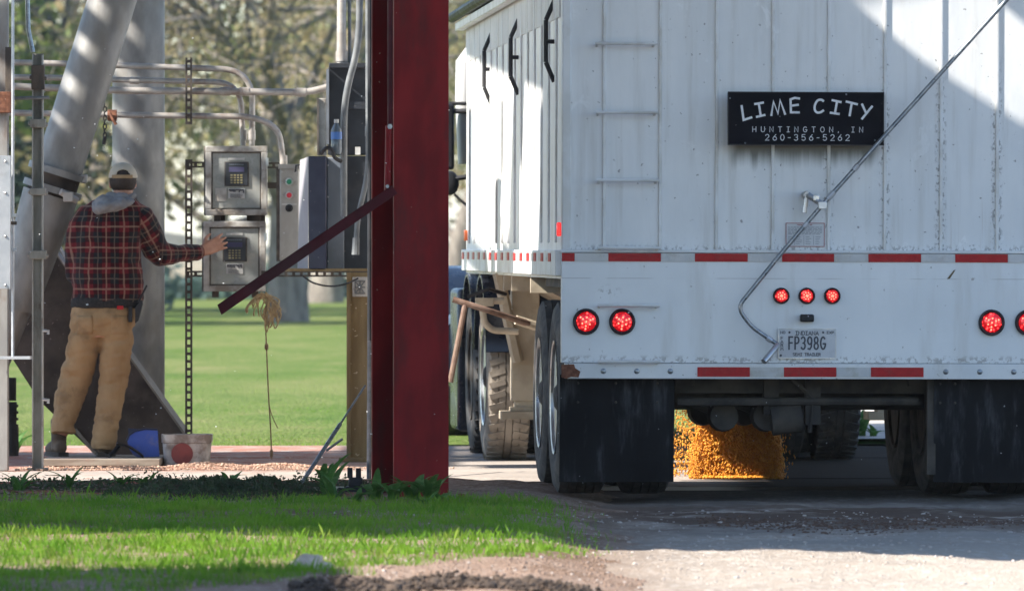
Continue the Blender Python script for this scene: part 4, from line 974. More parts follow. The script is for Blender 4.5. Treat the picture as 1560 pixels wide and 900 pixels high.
# ------------------------------------------------------------------ corn
def kernels(name, n, posf, label, cat, size, stretch=1.6, seed=1, m=None, kind='stuff'):
    rng = np.random.default_rng(seed); pos = posf(rng, n); n = len(pos)
    base = np.array([(1, 0, 0), (-.5, .87, 0), (-.5, -.87, 0), (0, 0, stretch), (0, 0, -stretch)])
    tri = np.array([(0, 1, 3), (1, 2, 3), (2, 0, 3), (1, 0, 4), (2, 1, 4), (0, 2, 4)])
    s = size * rng.uniform(.7, 1.3, (n, 1, 1)); a = rng.uniform(0, 6.28, n); t = rng.normal(0, .55, n)
    ca, sa, ct, st = np.cos(a), np.sin(a), np.cos(t), np.sin(t)
    Rm = np.zeros((n, 3, 3)); Rm[:, 0, 0] = ca; Rm[:, 0, 1] = -sa * ct; Rm[:, 0, 2] = sa * st; Rm[:, 1, 0] = sa; Rm[:, 1, 1] = ca * ct; Rm[:, 1, 2] = -ca * st; Rm[:, 2, 1] = st; Rm[:, 2, 2] = ct
    V = np.einsum('nij,kj->nki', Rm, base) * s + pos[:, None, :]
    Fc = tri[None] + (np.arange(n) * 5)[:, None, None]
    return tag(link(name, npmesh(name, V.reshape(-1, 3), Fc.reshape(-1, 3), m or MT['corn'], 3)), label, cat, kind=kind)
def stream(rng, n):
    z = rng.random(n) * .98; x = rng.normal(0, 1, n)
    u = rng.random(n)
    w = .225 + .018 * np.sin(z * 9 + 2 * u) + .02 * (1 - np.clip(z, 0, 1)) ** 3
    xx = 1.285 + np.clip(rng.uniform(-1, 1, n) * w + rng.normal(0, .008, n), -.33, .33)
    yy = 41.22 + rng.uniform(-.14, .14, n) * (1 - .35 * np.abs((xx - 1.285) / .25))
    e_ = rng.random(n) < .08; xx[e_] += rng.normal(0, .035, e_.sum()) 
    k = rng.random(n) < .03; xx[k] += rng.normal(0, .06, k.sum())
    return np.stack([xx, yy, z], 1)
kernels('corn_stream', 60000, stream, 'stream of orange corn pouring from the hopper onto the pit', 'corn', .0043, 2.2, 2)
def spray(rng, n):
    z = rng.random(n) ** 1.3 * .62; xx = 1.04 - rng.random(n) ** 1.3 * .30; yy = 41.7 + rng.uniform(-.3, .5, n)
    return np.stack([xx, yy, z], 1)
kernels('corn_spray', 1500, spray, 'loose corn flying off beside the pouring stream', 'corn', .0058, 1.5, 3)
def heap(rng, n):
    a = rng.uniform(0, 6.283, n); r = np.sqrt(rng.random(n)) * .27
    return np.stack([1.28 + r * np.cos(a) * 1.0, 41.25 + r * np.sin(a) * .7, .01 + .06 * (1 - r / .27) ** 1.3 + .004 * rng.random(n)], 1)
kernels('corn_heap', 5000, heap, 'low heap of corn on the pit grate under the trailer', 'corn', .0062, 1.3, 5)

# white shed seen under the trailer
sh = thing('white_shed', 'white shed with a pale block footing seen under the trailer', 'shed', (3.6, 53.2, 0))
MB().box((2.0, 53.2, -.1), (6.5, 53.5, .06)).build('footing', MT['block'], sh)
mb = MB().box((2.02, 53.24, .06), (6.48, 56.6, 2.5)); mb.build('wall', MT['shed_w'], sh)
for k in range(14): MB().box((2.06 + .3 * k, 53.215, .06), (2.11 + .3 * k, 53.239, 2.5)).build('batten', MT['shed_w'], sh)
MB().prism([(1.9, 53.0, 2.5), (6.7, 53.0, 2.5), (6.7, 55, 3.3), (1.9, 55, 3.3)], (0, .05, .08)).build('roof', MT['canopy'], sh, smooth=False)
# ------------------------------------------------------------------ the red column with its arm
def at(px, py, Y): return P(px, py, Y)
YC = 37.4; kc = YC / F
ccx = (642 - 780) * kc
th = R(21)
col = thing('steel_column', 'dark red H-section steel column standing at the edge of the grass', 'column', (ccx, YC, 0), (0, 0, th), local=True)
fw = 83 * kc / math.cos(th)
mb = MB()
mb.box((-fw / 2, 0, -.1), (fw / 2, .016, 6.0)); mb.build('flange', MT['red'], col, bev=.002)
mb = MB().box((-fw / 2, .33, -.1), (fw / 2, .346, 6.0)); mb.build('flange', MT['red'], col, bev=.002)
mb = MB().box((-.006, .016, -.1), (.006, .33, 6.0)); mb.build('web', MT['red'], col)
MB().box((-.24, -.08, .0), (.24, .42, .03)).build('base_plate', MT['red_arm'], col, bev=.003)
arm = thing('angle_iron_arm', 'dark red angle iron arm slanting down to the left from the red column', 'steel arm', P(598, 290, 37.2))
Ya = 37.15
a0, a1 = at(601, 288, Ya), at(335, 470, Ya - .05); d = (a1 - a0).normalized(); up = Vector((0, -1, 0)).cross(d); up = up if up.z > 0 else -up
w = 16.5 * kc
mb = MB(); mb.prism([a0 + up * w * .42, a1 + up * w * .42, a1 - up * w * .55 + d * .012, a0 - up * w * .5], (0, .006, 0))
mb.prism([a0 + up * w * .42, a1 + up * w * .42, a1 + up * w * .32, a0 + up * w * .32], (0, .06, 0))
mb.build('arm', MT['red_arm'], arm, smooth=False)
MB().tube([at(594, -40, Ya + .1), at(594, 196, Ya + .1)], .0125, 10).build('lift_rod', MT['red_arm'], arm)
MB().tube([at(592, 192, Ya + .08), at(590, 290, Ya + .03)], .016, 10).build('clevis', MT['red'], arm)
MB().tube([at(594, 193, Ya + .06), at(594, 193, Ya + .16)], .014, 6).build('bolt', MT['steel_rod'], arm); MB().tube([at(590, 284, Ya - .02), at(590, 284, Ya + .08)], .010, 6).build('bolt', MT['steel_rod'], arm)

# ------------------------------------------------------------------ electrical cabinets left of the column
def boxpx(mb, x0, y0, x1, y1, Y, depth):
    a, c = at(x0, y1, Y), at(x1, y0, Y); return mb.box((a.x, Y, a.z), (c.x, Y + depth, c.z))
def cabinet(name, label, cat, rect, Y, depth, m, bev=.006):
    x0, y0, x1, y1 = rect; base = at((x0 + x1) / 2, y1, Y + depth / 2)
    t = thing(name, label, cat, base); boxpx(MB(), *rect, Y, depth).build('housing', m, t, bev=bev); return t
YE = 43.2
t = cabinet('electrical_cabinet', 'tall charcoal electrical cabinet behind the grey conduit, uppermost beside the red column', 'cabinet', (499, 103, 560, 236), YE + .1, .3, MT['cab_black'])
boxpx(MB(), 501, 96, 557, 104, YE + .02, .4).build('drip_cap', MT['cab_black'], t, bev=.004)
boxpx(MB(), 497, 106, 501, 220, YE + .0, .35).build('door_edge', MT['cab_grey'], t)
boxpx(MB(), 529, 155, 560, 166, YE + .06, .05).build('hinge_bar', MT['cab_black'], t)
t = cabinet('electrical_cabinet', 'blue-grey and black cabinet under the water bottle, beside the red column', 'cabinet', (498, 240, 524, 411), YE + .02, .3, MT['cab_grey'])
boxpx(MB(), 524, 238, 560, 412, YE + .08, .25).build('side_panel', MT['cab_black'], t)
for y in (252, 300, 350, 398): MB().ball(at(499.5, y, YE + .015), .006, 8, 5).build('screw', MT['galv_light'], t)
boxpx(MB(), 541, 224, 549, 236, YE + .06, .01).build('paper_tag', MT['paper'], t)
t = cabinet('electrical_cabinet', 'navy cabinet with a pale grey side between the button box and the blue-grey cabinet', 'cabinet', (470, 238, 497, 412), YE - .1, .3, MT['cab_navy'])
a, c = at(470, 412, YE - .1), at(456, 239, YE - .1)
MB().prism([at(470, 238.5, YE - .1), at(457, 244, YE + .1), at(453, 412, YE + .1), at(469.5, 411.5, YE - .1)], (0, .012, 0)).build('side_panel', MT['cab_lilac'], t, smooth=False)
t = cabinet('wireway', 'narrow pale upright wireway left of the charcoal cabinet', 'wireway', (484, 150, 497, 237), YE + .3, .12, MT['encl'])
boxpx(MB(), 483, 149, 485.5, 237, YE + .28, .02).build('edge_flange', MT['encl_edge'], t)

# push button box
Yb = 44.6
t = cabinet('push_button_box', 'stainless box with a green, a red and a black button right of the control boxes', 'switch box', (426, 257, 455, 397), Yb, .16, MT['button_box'])
boxpx(MB(), 421, 254, 427, 398, Yb + .01, .2).build('lid_edge', MT['encl_edge'], t)
boxpx(MB(), 424, 250, 456, 257.5, Yb - .01, .2).build('top_flange', MT['button_box'], t)
for (y, m_) in ((277, 'green_b'), (297.5, 'red_b'), (317, 'black')):
    c0 = at(440.5, y, Yb); b_ = MB().lathe([(-.012, .006), (-.012, .022), (0, .024)], c0, 'Y', 18).build('button_ring', MT['alu'] if m_ != 'black' else MT['black'], t)
    MB().lathe([(-.028, .004), (-.026, .015), (-.012, .017)], c0, 'Y', 16).build('button' if m_ != 'black' else 'selector_knob', MT[m_], b_)
boxpx(MB(), 429, 310, 452, 312.5, Yb - .003, .002).build('legend_strip', MT['paper'], t)
for (x, y) in ((430, 262), (451, 262), (430, 390), (451, 390), (430, 278), (451, 278), (430, 298), (451, 298)): MB().ball(at(x, y, Yb), .005, 6, 4).build('screw', MT['alu'], t)
MB().tube([at(450, 262, Yb - .03), at(451, 252, Yb - .03), at(459, 251, Yb - .03), at(459, 268, Yb)], .006, 6).build('padlock_hasp', MT['black'], t)

# control boxes with windows
Yk = 44.9
def control_box(label, rect, papered, seed):
    x0, y0, x1, y1 = rect; t = thing('control_box', label, 'control box', at((x0 + x1) / 2, y1, Yk + .1), group='control boxes on the strut')
    boxpx(MB(), x0 - 2.5, y0 + 1, x1 - 1, y1, Yk + .045, .2).build('housing', MT['encl_edge'], t, bev=.006)
    w = 9
    mb = MB()
    boxpx(mb, x0, y0, x1, y0 + w, Yk, .05); boxpx(mb, x0, y1 - w, x1, y1, Yk, .05); boxpx(mb, x0, y0 + w, x0 + w, y1 - w, Yk, .05); boxpx(mb, x1 - w, y0 + w, x1, y1 - w, Yk, .05)
    mb.build('door_frame', MT['encl'], t, bev=.004)
    mb = MB(); q = 2.2; xa, ya, xb, yb = x0 + w, y0 + w, x1 - w, y1 - w
    boxpx(mb, xa, ya, xb, ya + q, Yk + .01, .03); boxpx(mb, xa, yb - q, xb, yb, Yk + .01, .03); boxpx(mb, xa, ya + q, xa + q, yb - q, Yk + .01, .03); boxpx(mb, xb - q, ya + q, xb, yb - q, Yk + .01, .03)
    mb.build('gasket', MT['encl_edge'], t)
    boxpx(MB(), xa + q, ya + q, xb - q, yb - q, Yk + .02, .02).build('window', MT['encl_in'], t)
    kx, ky = (x0 + x1) / 2 + 0.5, y0 + 44
    kp = boxpx(MB(), kx - 17, ky - 19, kx + 17, ky + 16, Yk + .008, .012).build('keypad', MT['keypad'], t, bev=.002)
    mb = MB(); boxpx(mb, kx - 18.5, ky - 20, kx + 18.5, ky + 17.5, Yk + .0125, .006); mb.build('bezel', MT['encl_edge'], kp)
    boxpx(MB(), kx - 11.5, ky - 12, kx + 11.5, ky - 4.5, Yk + .0045, .003).build('display', MT['lcd'], kp)
    mb = MB()
    for i in range(4):
        for j in range(4): boxpx(mb, kx - 9.5 + 5 * i, ky - .5 + 3.8 * j, kx - 6.2 + 5 * i, ky + 1.5 + 3.8 * j, Yk + .0045, .003)
    mb.build('keys', MT['key_y'], kp, smooth=False)
    mb = MB()
    for i in range(8): boxpx(mb, kx - 11 + 2.8 * i, ky - 16.5, kx - 9.4 + 2.8 * i, ky - 14.8, Yk + .0045, .003)
    mb.build('keypad_legend', MT['cab_grey'], kp, smooth=False)
    boxpx(MB(), kx - 13, ky - 26, kx + 12, ky - 22.8, Yk + .015, .004).build('name_strip', MT['paper'], t)
    dp = boxpx(MB(), kx - 13, ky + 20.5, kx + 12.5, ky + 36, Yk + .015, .004).build('data_plate', MT['paper'], t)
    mb = MB(); rr = random.Random(seed)
    for i in range(11):
        h = rr.uniform(2, 6); boxpx(mb, kx - 12 + 2.15 * i, ky + 21.5, kx - 10.2 + 2.15 * i, ky + 21.5 + h, Yk + .0125, .002)
    for i in range(4): boxpx(mb, kx - 10, ky + 29 + 1.7 * i, kx + rr.uniform(2, 10), ky + 29.7 + 1.7 * i, Yk + .0125, .002)
    mb.build('plate_print', MT['print'], dp, smooth=False)
    if papered: boxpx(MB(), xa + 6, ky + 20, xa + 23, ky + 40, Yk + .015, .004).build('paper_note', MT['encl'], t)
    for (hx, hy) in ((x0 + 18, y1), (x1 - 16, y1)): boxpx(MB(), hx - 5, hy - 2, hx + 5, hy + 9, Yk + .06, .05).build('mounting_lug', MT['strut'], t)
    MB().box(tuple(at(x1 - 2, y0 + 30, Yk - .006)), tuple(at(x1 + 2, y0 + 18, Yk + .03))).build('latch', MT['alu'], t)
    return t
control_box('upper windowed control box with a white note inside, above the hand', (313, 222.5, 407, 328), True, 3)
control_box('lower windowed control box that the man touches', (310, 337, 404.5, 444), False, 5)

# slotted strut
def slotted(mb, a, c, w, vertical=True, dep=.02, pitch=.048, seg=.03):
    """channel of two rails with rungs between, so the slots are open"""
    a, c = Vector(a), Vector(c); L_ = (c - a).length; d = (c - a).normalized(); s = Vector((1, 0, 0)) if vertical else Vector((0, 0, 1))
    e = Vector((0, 1, 0))
    def bar(p, q, half):
        mb.prism([p - s * half, p + s * half, q + s * half, q - s * half], e * dep)
    bar(a - s * w * .36, c - s * w * .36, w * .14); bar(a + s * w * .36, c + s * w * .36, w * .14)
    n = int(L_ / pitch)
    for i in range(n + 1):
        p = a + d * (i * pitch); q = a + d * min(i * pitch + pitch - seg, L_)
        mb.prism([p - s * w * .219, p + s * w * .219, q + s * w * .219, q - s * w * .219], e * dep * .9)
st = thing('strut_rack', 'brown slotted steel strut rack that carries the control boxes', 'strut rack', at(287, 699, 45.05))
mb = MB(); slotted(mb, at(287.5, 243, 45.0), (at(287.5, 243, 45.0).x, 45.0, 0), 11 * 45 / F); mb.build('upright', MT['strut'], st, smooth=False)
for (x0, x1, y, Y) in ((284, 316, 251, 44.99), (403, 428, 252, 44.99), (284, 314, 417, 44.99), (398, 560, 417, 44.85)):
    mb = MB(); slotted(mb, at(x0, y, Y), at(x1, y, Y), 9 * 45 / F, False, .03); mb.build('crossbar', MT['strut'], st, smooth=False)
boxpx(MB(), 405, 278, 426, 287, 45.05, .03).build('crossbar', MT['strut'], st)
for (x, y) in ((335, 332), (384, 331), (396, 334)): boxpx(MB(), x - 8, y - 7, x + 8, y + 7, 45.06, .03).build('clamp_plate', MT['strut'], st)
boxpx(MB(), 430, 409, 560, 413, 43.1, .4).build('shelf_angle', MT['post_tan'], st)
s2 = MB(); slotted(s2, at(287.5, 190, 44.85), at(287.5, 88, 44.85), 10 * 45 / F)
tag(s2.build('strut_hanger', MT['strut'], loc=at(287.5, 190, 44.85), smooth=False), 'short slotted strut clamped across the four horizontal conduits', 'strut')

# conduits
def conduit(label, pts, r, m='conduit', rad=.22, coup=(), group='conduits in front of the trees', name='conduit_pipe', Y=44.95):
    pw = [at(p[0], p[1], p[2] if len(p) > 2 else Y) for p in pts]
    t = MB().tube(rounded(pw, rad, 10), r, 12).build(name, MT[m], loc=pw[0])
    tag(t, label, 'conduit', group)
    ORG[t.name] = Vector(pw[0])
    for (x, y, dx, dy) in coup:
        c0 = at(x, y, pts[0][2] if len(pts[0]) > 2 else Y); d = Vector((dx, 0, dy)).normalized() * .03
        MB().tube([c0 - d, c0 + d], r * 1.28, 12).build('coupling', MT[m], t)
    return t
conduit('topmost horizontal conduit, bending down into the upper control box right of its middle', [(-30, 95), (60, 96), (385, 107), (383.5, 222)], .0185, rad=.2, coup=[(383.5, 206, 0, 1)], Y=45.0)
conduit('second horizontal conduit, bending down into the upper control box left of its neighbour', [(-30, 118), (60, 118), (185, 122), (366, 126), (370.5, 222)], .0175, rad=.16, coup=[(205, 123, 1, 0), (371, 206, 0, 1)], Y=45.04)
conduit('pale conduit running right into the charcoal cabinet', [(-30, 130), (180, 138), (470, 141), (502, 132)], .0215, rad=.12, coup=[(343, 139.5, 1, 0), (372, 140, 1, 0), (459, 141, 1, 0)], Y=44.9)
conduit('lowest horizontal conduit, curving down to the push button box', [(-30, 171), (160, 175), (385, 178), (425, 195), (432, 252)], .0185, rad=.17, coup=[(432, 244, 0, 1)], Y=44.88)
conduit('thin dark conduit crossing in front of the spout at the far left', [(20, 150), (75, 149)], .010, m='conduit_grey', Y=42.8)
conduit('pale upright conduit rising out of the charcoal cabinet', [(520, 97, 43.3), (520.5, -30, 43.3)], .028, coup=[(520.5, 86, 0, 1)], rad=.1, group='upright conduits beside the column')
conduit('thin upright conduit close right of the pale one', [(533, 97, 43.32), (532, -30, 43.32)], .010, m='conduit_grey', group='upright conduits beside the column')
conduit('grey conduit swinging from the column down the cabinet fronts', [(548, -30, 43.0), (547, 70, 43.0), (524, 150, 43.0), (523.5, 330, 43.0)], .0205, m='conduit_grey', rad=.45, group='upright conduits beside the column')
t = conduit('long grey conduit tight against the red column, hooking back to a box', [(560.5, -30, 42.7), (561, 265, 42.7), (545, 330, 42.7), (542.5, 368, 42.7)], .0155, m='conduit_grey', rad=.35, coup=[(561, 200, 0, 1)], group='upright conduits beside the column')
MB().tube([at(542.5, 362, 42.69), at(541.5, 388, 42.69)], [.02, .023], 10).build('end_fitting', MT['conduit_grey'], t)
tag(MB().tube([at(563.5, -30, 42.3), at(563, 520, 42.3), at(562, 745, 40.2)], .013, 8).build('downlead_cable', MT['black'], loc=at(562, 745, 40.2)), 'black cable running down the left side of the red column', 'cable')

# water bottle
bt = thing('water_bottle', 'clear water bottle with a blue label stuck behind the conduit', 'bottle', at(513, 232, 42.95))
pr = [(0, .012), (.0, .026), (.015, .032), (.09, .032), (.10, .029), (.16, .031), (.19, .018), (.20, .012), (.218, .012), (.219, .002)]
k = .9
MB().lathe([(u * k, r) for u, r in pr], at(512.5, 235, 42.95), 'Z', 18).build('body', MT['bottle'], bt)
MB().lathe([(.088, .0335), (.132, .0335)], at(512.5, 235, 42.95), 'Z', 18).build('label_band', MT['blue_cap'], bt)
MB().lathe([(.186, .0145), (.207, .0145)], at(512.5, 235, 42.95), 'Z', 14).build('cap', MT['paper'], bt)
cl = MB().tube(curve([at(489, 234, 42.94), at(497, 226, 42.9), at(505, 228, 42.9), at(510, 240, 42.9), at(520, 246, 42.93)]), .012, 8)
tag(cl.build('cable_loop', MT['black'], loc=at(505, 230, 42.9)), 'black cable loop holding the water bottle against the cabinet', 'cable')

# tan post, outlet
tp = thing('tan_post', 'tan painted post standing left of the red column', 'post', at(541, 700, 44.6))
boxpx(MB(), 528, 415, 534, 703, 44.55, .1).build('flange', MT['post_tan'], tp)
boxpx(MB(), 534.2, 415, 560, 703, 44.59, .05).build('web', MT['post_tan'], tp)
boxpx(MB(), 516, 697, 562, 703, 44.5, .2).build('base_plate', MT['post_tan'], tp)
jb = thing('junction_box', 'small pale junction box on the tan post', 'junction box', at(547, 452, 44.5))
boxpx(MB(), 537, 422, 560, 452, 44.48, .06).build('body', MT['encl'], jb, bev=.005)
mb = MB(); cpt = lambda x, y: at(x, y, 44.475)
for (a, b) in (((541, 428), (556, 447)), ((541, 447), (556, 428)), ((541, 437.5), (556, 437.5)), ((548.5, 428), (548.5, 447)), ((541, 428), (556, 428)), ((541, 447), (556, 447)), ((541, 428), (541, 447))): mb.tube([cpt(*a), cpt(*b)], .0035, 5)
mb.build('grille', MT['conduit_grey'], jb)
wr = curve([at(458, 418, 43.0), at(478, 431, 43.0), at(505, 436, 43.0), at(528, 432, 43.0), at(545, 424, 43.2)], 6)
tag(MB().tube(wr, .006, 6).build('sagging_wire', MT['black'], loc=wr[0]), 'thin black wire sagging under the cabinets', 'wire')

# rope coil and its tail
rp = thing('rope_bundle', 'straw-coloured rope bundle hung under the lower control box with a loose tail', 'rope', at(405, 450, 44.7))
rr = random.Random(9)
for k in range(11):
    a = rr.uniform(-1, 1); x1 = 405 + rr.uniform(0, 24); y1 = 478 + rr.uniform(0, 28)
    pts = [at(402 + rr.uniform(-6, 4), 447 + rr.uniform(-2, 3), 44.7 + rr.uniform(-.04, .04)), at(404 + rr.uniform(-3, 10), 458 + rr.uniform(-4, 4), 44.68), at(x1 - rr.uniform(2, 9), y1 - 14, 44.66 + rr.uniform(-.03, .03)), at(x1, y1, 44.66), at(x1 + rr.uniform(3, 6), y1 - 12, 44.64), at(420 + rr.uniform(-4, 6), 462 + rr.uniform(-4, 6), 44.66), at(408, 449, 44.7)]
    MB().tube(curve(pts, 6), .0045, 6).build('rope_strand', MT['rope'], rp)
for k in range(10):
    x1 = 383 + rr.uniform(-10, 12); y1 = 472 + rr.uniform(-12, 12)
    pts = [at(405 + rr.uniform(-4, 4), 449 + rr.uniform(-2, 2), 44.7), at(394 + rr.uniform(-3, 3), 454 + rr.uniform(-5, 6), 44.67), at(x1 + rr.uniform(-2, 4), y1 - 8, 44.66 + rr.uniform(-.03, .03)), at(x1, y1, 44.66)]
    MB().tube(curve(pts, 5), .0042, 6).build('rope_strand', MT['rope'], rp)
tail = curve([at(406, 470, 44.66), at(405, 500, 44.66), at(406, 530, 44.65), at(409, 600, 44.65), at(412, 650, 44.65), (at(414, 697, 44.65).x, 44.65, .01)], 8)
MB().tube(tail, .0042, 6).build('rope_tail', MT['twine'], rp)
MB().tube(curve([at(409, 612, 44.64), at(414, 632, 44.64), at(423, 652, 44.64)], 6), .003, 5).build('rope_tail', MT['twine'], rp)
mb = MB(); mb.ball(at(406, 528, 44.65), (.013, .013, .024), 8, 6); mb.ball(at(413.5, 690, 44.65), (.011, .011, .03), 8, 6); mb.build('knot', MT['twine'], rp)

# guy rod with turnbuckle, valve and pale pipe at the column foot
gr = thing('guy_rod', 'thin steel guy rod slanting from the red column down to the ground', 'guy rod', at(456, 740, 39.4))
g0, g1 = at(556.5, 587, 39.6), at(456, 741, 39.2)
MB().tube([g0, g1], .0055, 8).build('rod', MT['steel_rod'], gr)
MB().tube([g0.lerp(g1, .38), g0.lerp(g1, .97)], .011, 8).build('sleeve', MT['steel_rod'], gr)
MB().tube([at(522, 668, 40.4), at(497, 686, 40.4)], .008, 6).build('stay', MT['conduit_grey'], gr)
vl = thing('valve_assembly', 'black iron valve at the foot of the red column', 'valve', at(535, 760, 37.9))
mb = MB(); boxpx(mb, 531, 727, 552, 742, 37.9, .08); boxpx(mb, 526, 741, 558, 753, 37.88, .1); boxpx(mb, 520, 752, 549, 765, 37.9, .09); mb.build('body', MT['black'], vl, bev=.008)
mb = MB(); boxpx(mb, 529, 712, 537, 728, 37.9, .05); boxpx(mb, 542, 713, 550, 728, 37.9, .05); mb.tube([at(515, 745, 37.92), at(558, 746, 37.92)], .012, 8); mb.build('stem', MT['black'], vl, bev=.004)
MB().tube([at(470, 748, 38.0), at(508, 748, 38.0)], .021, 12).build('pale_pipe', MT['pale_pipe'], vl)
MB().tube([at(508, 748, 38.0), at(524, 748, 38.0)], .026, 12).build('coupling', MT['pale_pipe'], vl)
tag(boxpx(MB(), 520, 760, 536, 778, 37.6, .12).build('concrete_block', MT['block'], loc=at(528, 778, 37.66), bev=.01), 'small pale concrete block under the black valve', 'block')
sp_ = MB().lathe([(-.12, .016), (.0, .017), (.028, .0175), (.03, .004)], (at(703, 757, 37.0).x, 37.0, .03), 'Z', 14)
tag(sp_.build('pipe_stub', MT['rust'], loc=(at(703, 757, 37.0).x, 37.0, 0)), 'short rusty pipe stub in the gravel right of the red column', 'pipe')

# ------------------------------------------------------------------ spout, duct and hopper at the left
Ys = 44.2; ks = Ys / F
def cyl_px(mb, a, c, ra, rc, n=32): return mb.tube([a, c], [ra, rc], n)
sp1 = thing('grain_spout', 'slanting galvanised grain spout with strap clamps at the far left', 'spout', at(60, 560, Ys))
MB().tube([at(190, -60, Ys), at(88, 262, Ys)], 36.5 * ks, 40).build('tube', MT['galv'], sp1)
a, c = at(88, 262, Ys), at(77, 297, Ys); ax = (c - a).normalized()
MB().tube([a - ax * .02, a + ax * .02], 46 * ks, 36).build('flange', MT['galv'], sp1)
MB().tube([at(80, 288, Ys) - ax * .02, at(80, 288, Ys) + ax * .02], 46 * ks, 36).build('flange', MT['galv'], sp1)
MB().tube([a, c], 37 * ks, 36).build('collar', MT['hopper'], sp1)
mb = MB(); mb.tube([at(92, 292, Ys - .2), at(118, 306, Ys - .15)], .022, 8); mb.cbox(at(104, 300, Ys - .19), (.06, .05, .06)); mb.cbox(at(128, 272, Ys - .05), (.04, .06, .05)); mb.build('clamp', MT['conduit'], sp1, bev=.004)
q0, q1 = at(77, 297, Ys), at(22, 470, Ys)
MB().tube([q0, q1], [(43 * ks, 40 * ks), (33 * ks, 30 * ks)], 36).build('tube', MT['galv'], sp1)
MB().tube([q1, at(-12, 590, Ys)], [26 * ks, 12 * ks], 24).build('tube', MT['galv'], sp1)
Yd = 46.2
du = thing('vertical_duct', 'tall upright galvanised duct behind the man', 'duct', at(211, 660, Yd))
xd = at(211, 0, Yd).x; rd = 40 * Yd / F
MB().tube([(xd, Yd, .0), (xd, Yd, 1.85)], rd, 44).build('tube', MT['galv'], du)
MB().tube([(xd, Yd, 1.85), (xd, Yd, 3.9)], rd, 44).build('tube', MT['galv'], du)
MB().tube([(xd, Yd, 1.835), (xd, Yd, 1.865)], rd * 1.03, 44).build('joint_band', MT['galv'], du)
hp = thing('hopper_boot', 'dark brown sloped steel hopper boot behind the man', 'hopper', at(150, 699, 45.2))
Yh = 45.0
pl_ = [at(x, y, Yh) for x, y in ((70, 366), (280, 659), (281, 697), (150, 697), (60, 610), (18, 545), (18, 420))]
mb = MB().prism(pl_, (0, .5, 0)); mb.build('side_plate', MT['hopper'], hp, smooth=False)
e0, e1 = at(70, 364, Yh - .03), at(281, 658, Yh - .03); dn = Vector((0, 0, -1))
mb = MB().prism([e0, e1, e1 + dn * .012 + Vector((-.008, 0, 0)), e0 + dn * .014], (0, .56, 0)); mb.build('edge_flange', MT['hopper_edge'], hp, smooth=False)
mb = MB().prism([at(150, 700, Yh - .02), at(112, 655, Yh - .02), at(116, 652, Yh - .02), at(154, 698, Yh - .02)], (0, .05, 0)); mb.build('edge_flange', MT['hopper_edge'], hp, smooth=False)
mb = MB(); mb.tube([at(80, 372, Yh - .06), at(101, 404, Yh - .06)], .012, 6); mb.tube([at(88, 370, Yh - .06), at(103, 398, Yh - .06)], .010, 6); mb.build('lever', MT['steel_rod'], hp)

# front posts and pieces at the left frame edge
Yp = 42.9; xp = at(58, 0, Yp).x; kp = Yp / F
MT['post_lip'] = mat('post_lip_zinc', (.36, .35, .32), (.48, .47, .44), rough=.55, metal=.2, scale=(20, 20, 5), dirt=(.14, .09, .06), damt=.7, dscale=(18, 18, 6))
po = thing('channel_post', 'weathered galvanised channel post with ragged top, nearest at the left', 'post', (xp, Yp, 0))
mb = MB().box((xp - 8.5 * kp, Yp, 0), (xp + 8.5 * kp, Yp + .008, at(0, 82, Yp).z)); MB().box((xp - 8.5 * kp, Yp - .045, 0), (xp - 6.6 * kp, Yp - .001, at(0, 82, Yp).z)).build('lip', MT['post_lip'], po, smooth=False); MB().box((xp + 6.0 * kp, Yp - .045, 0), (xp + 8.5 * kp, Yp - .001, at(0, 84, Yp).z)).build('lip', MT['post_lip'], po, smooth=False)
mb.build('channel', MT['post_galv'], po, smooth=False)
for (y, w, h) in ((118, 10, 34), (188, 12, 12), (292, 12, 10), (388, 13, 12)):
    mb = MB(); c0 = at(58, y, Yp - .05); mb.cbox(c0, (2 * w * kp, .05, 2 * h * .55 * kp)); mb.tube([at(58 - w - 3, y, Yp - .06), at(58 + w + 3, y + 2, Yp - .06)], .012, 8); mb.build('clamp', MT['post_galv'] if y > 130 else MT['strut'], po, bev=.004)
for y in (503, 608): MB().tube([at(65, y, Yp - .05), at(74, y + 1, Yp - .05), at(73, y + 6, Yp - .05)], .010, 6).build('hook', MT['galv_light'], po)
mb = MB().box((xp - .06, Yp - .06, 0), (xp + .06, Yp + .05, .012)); mb.build('base_plate', MT['post_galv'], po)
rod = [at(41, -30, Yp - .05), at(43, 45, Yp - .05), at(50, 80, Yp - .05)]
tag(MB().tube(rod, .014, 8).build('hanger_rod', MT['steel_rod'], loc=rod[-1]), 'steel hanger rod running up from the top of the channel post', 'rod')
lp = thing('rust_stained_post', 'rust-stained square post cut by the left picture edge', 'post', at(8, 715, 42.7))
mb = MB(); x0, x1 = at(-14, 0, 42.7).x, at(12, 0, 42.7).x; mb.box((x0, 42.7, 0), (x1, 42.8, 3.2)); mb.build('tube', mat('stained_steel', (.24, .23, .22), (.34, .33, .31), rough=.6, scale=(6, 6, 2), dirt=(.16, .08, .045), damt=.8, dscale=(7, 7, 2)), lp, bev=.004)
boxpx(MB(), -6, 140, 17, 172, 42.62, .07).build('clamp', MT['rust'], lp, bev=.004)
boxpx(MB(), 8, 72, 18, 140, 42.64, .04).build('bracket', MT['strut'], lp)
mb = MB(); mb.tube([at(19.5, -30, 42.6), at(19.5, 548, 42.6)], .009, 8)
tag(mb.build('thin_pipe', MT['galv_light'], loc=at(19.5, 548, 42.6)), 'thin bright upright pipe right of the rust-stained post', 'pipe')
jx = thing('sheet_metal_cover', 'flat pale galvanised panel cut by the left picture edge', 'panel', at(5, 440, 42.5))
boxpx(MB(), -25, 237, 16, 440, 42.5, .04).build('sheet', MT['galv_light'], jx, bev=.002)
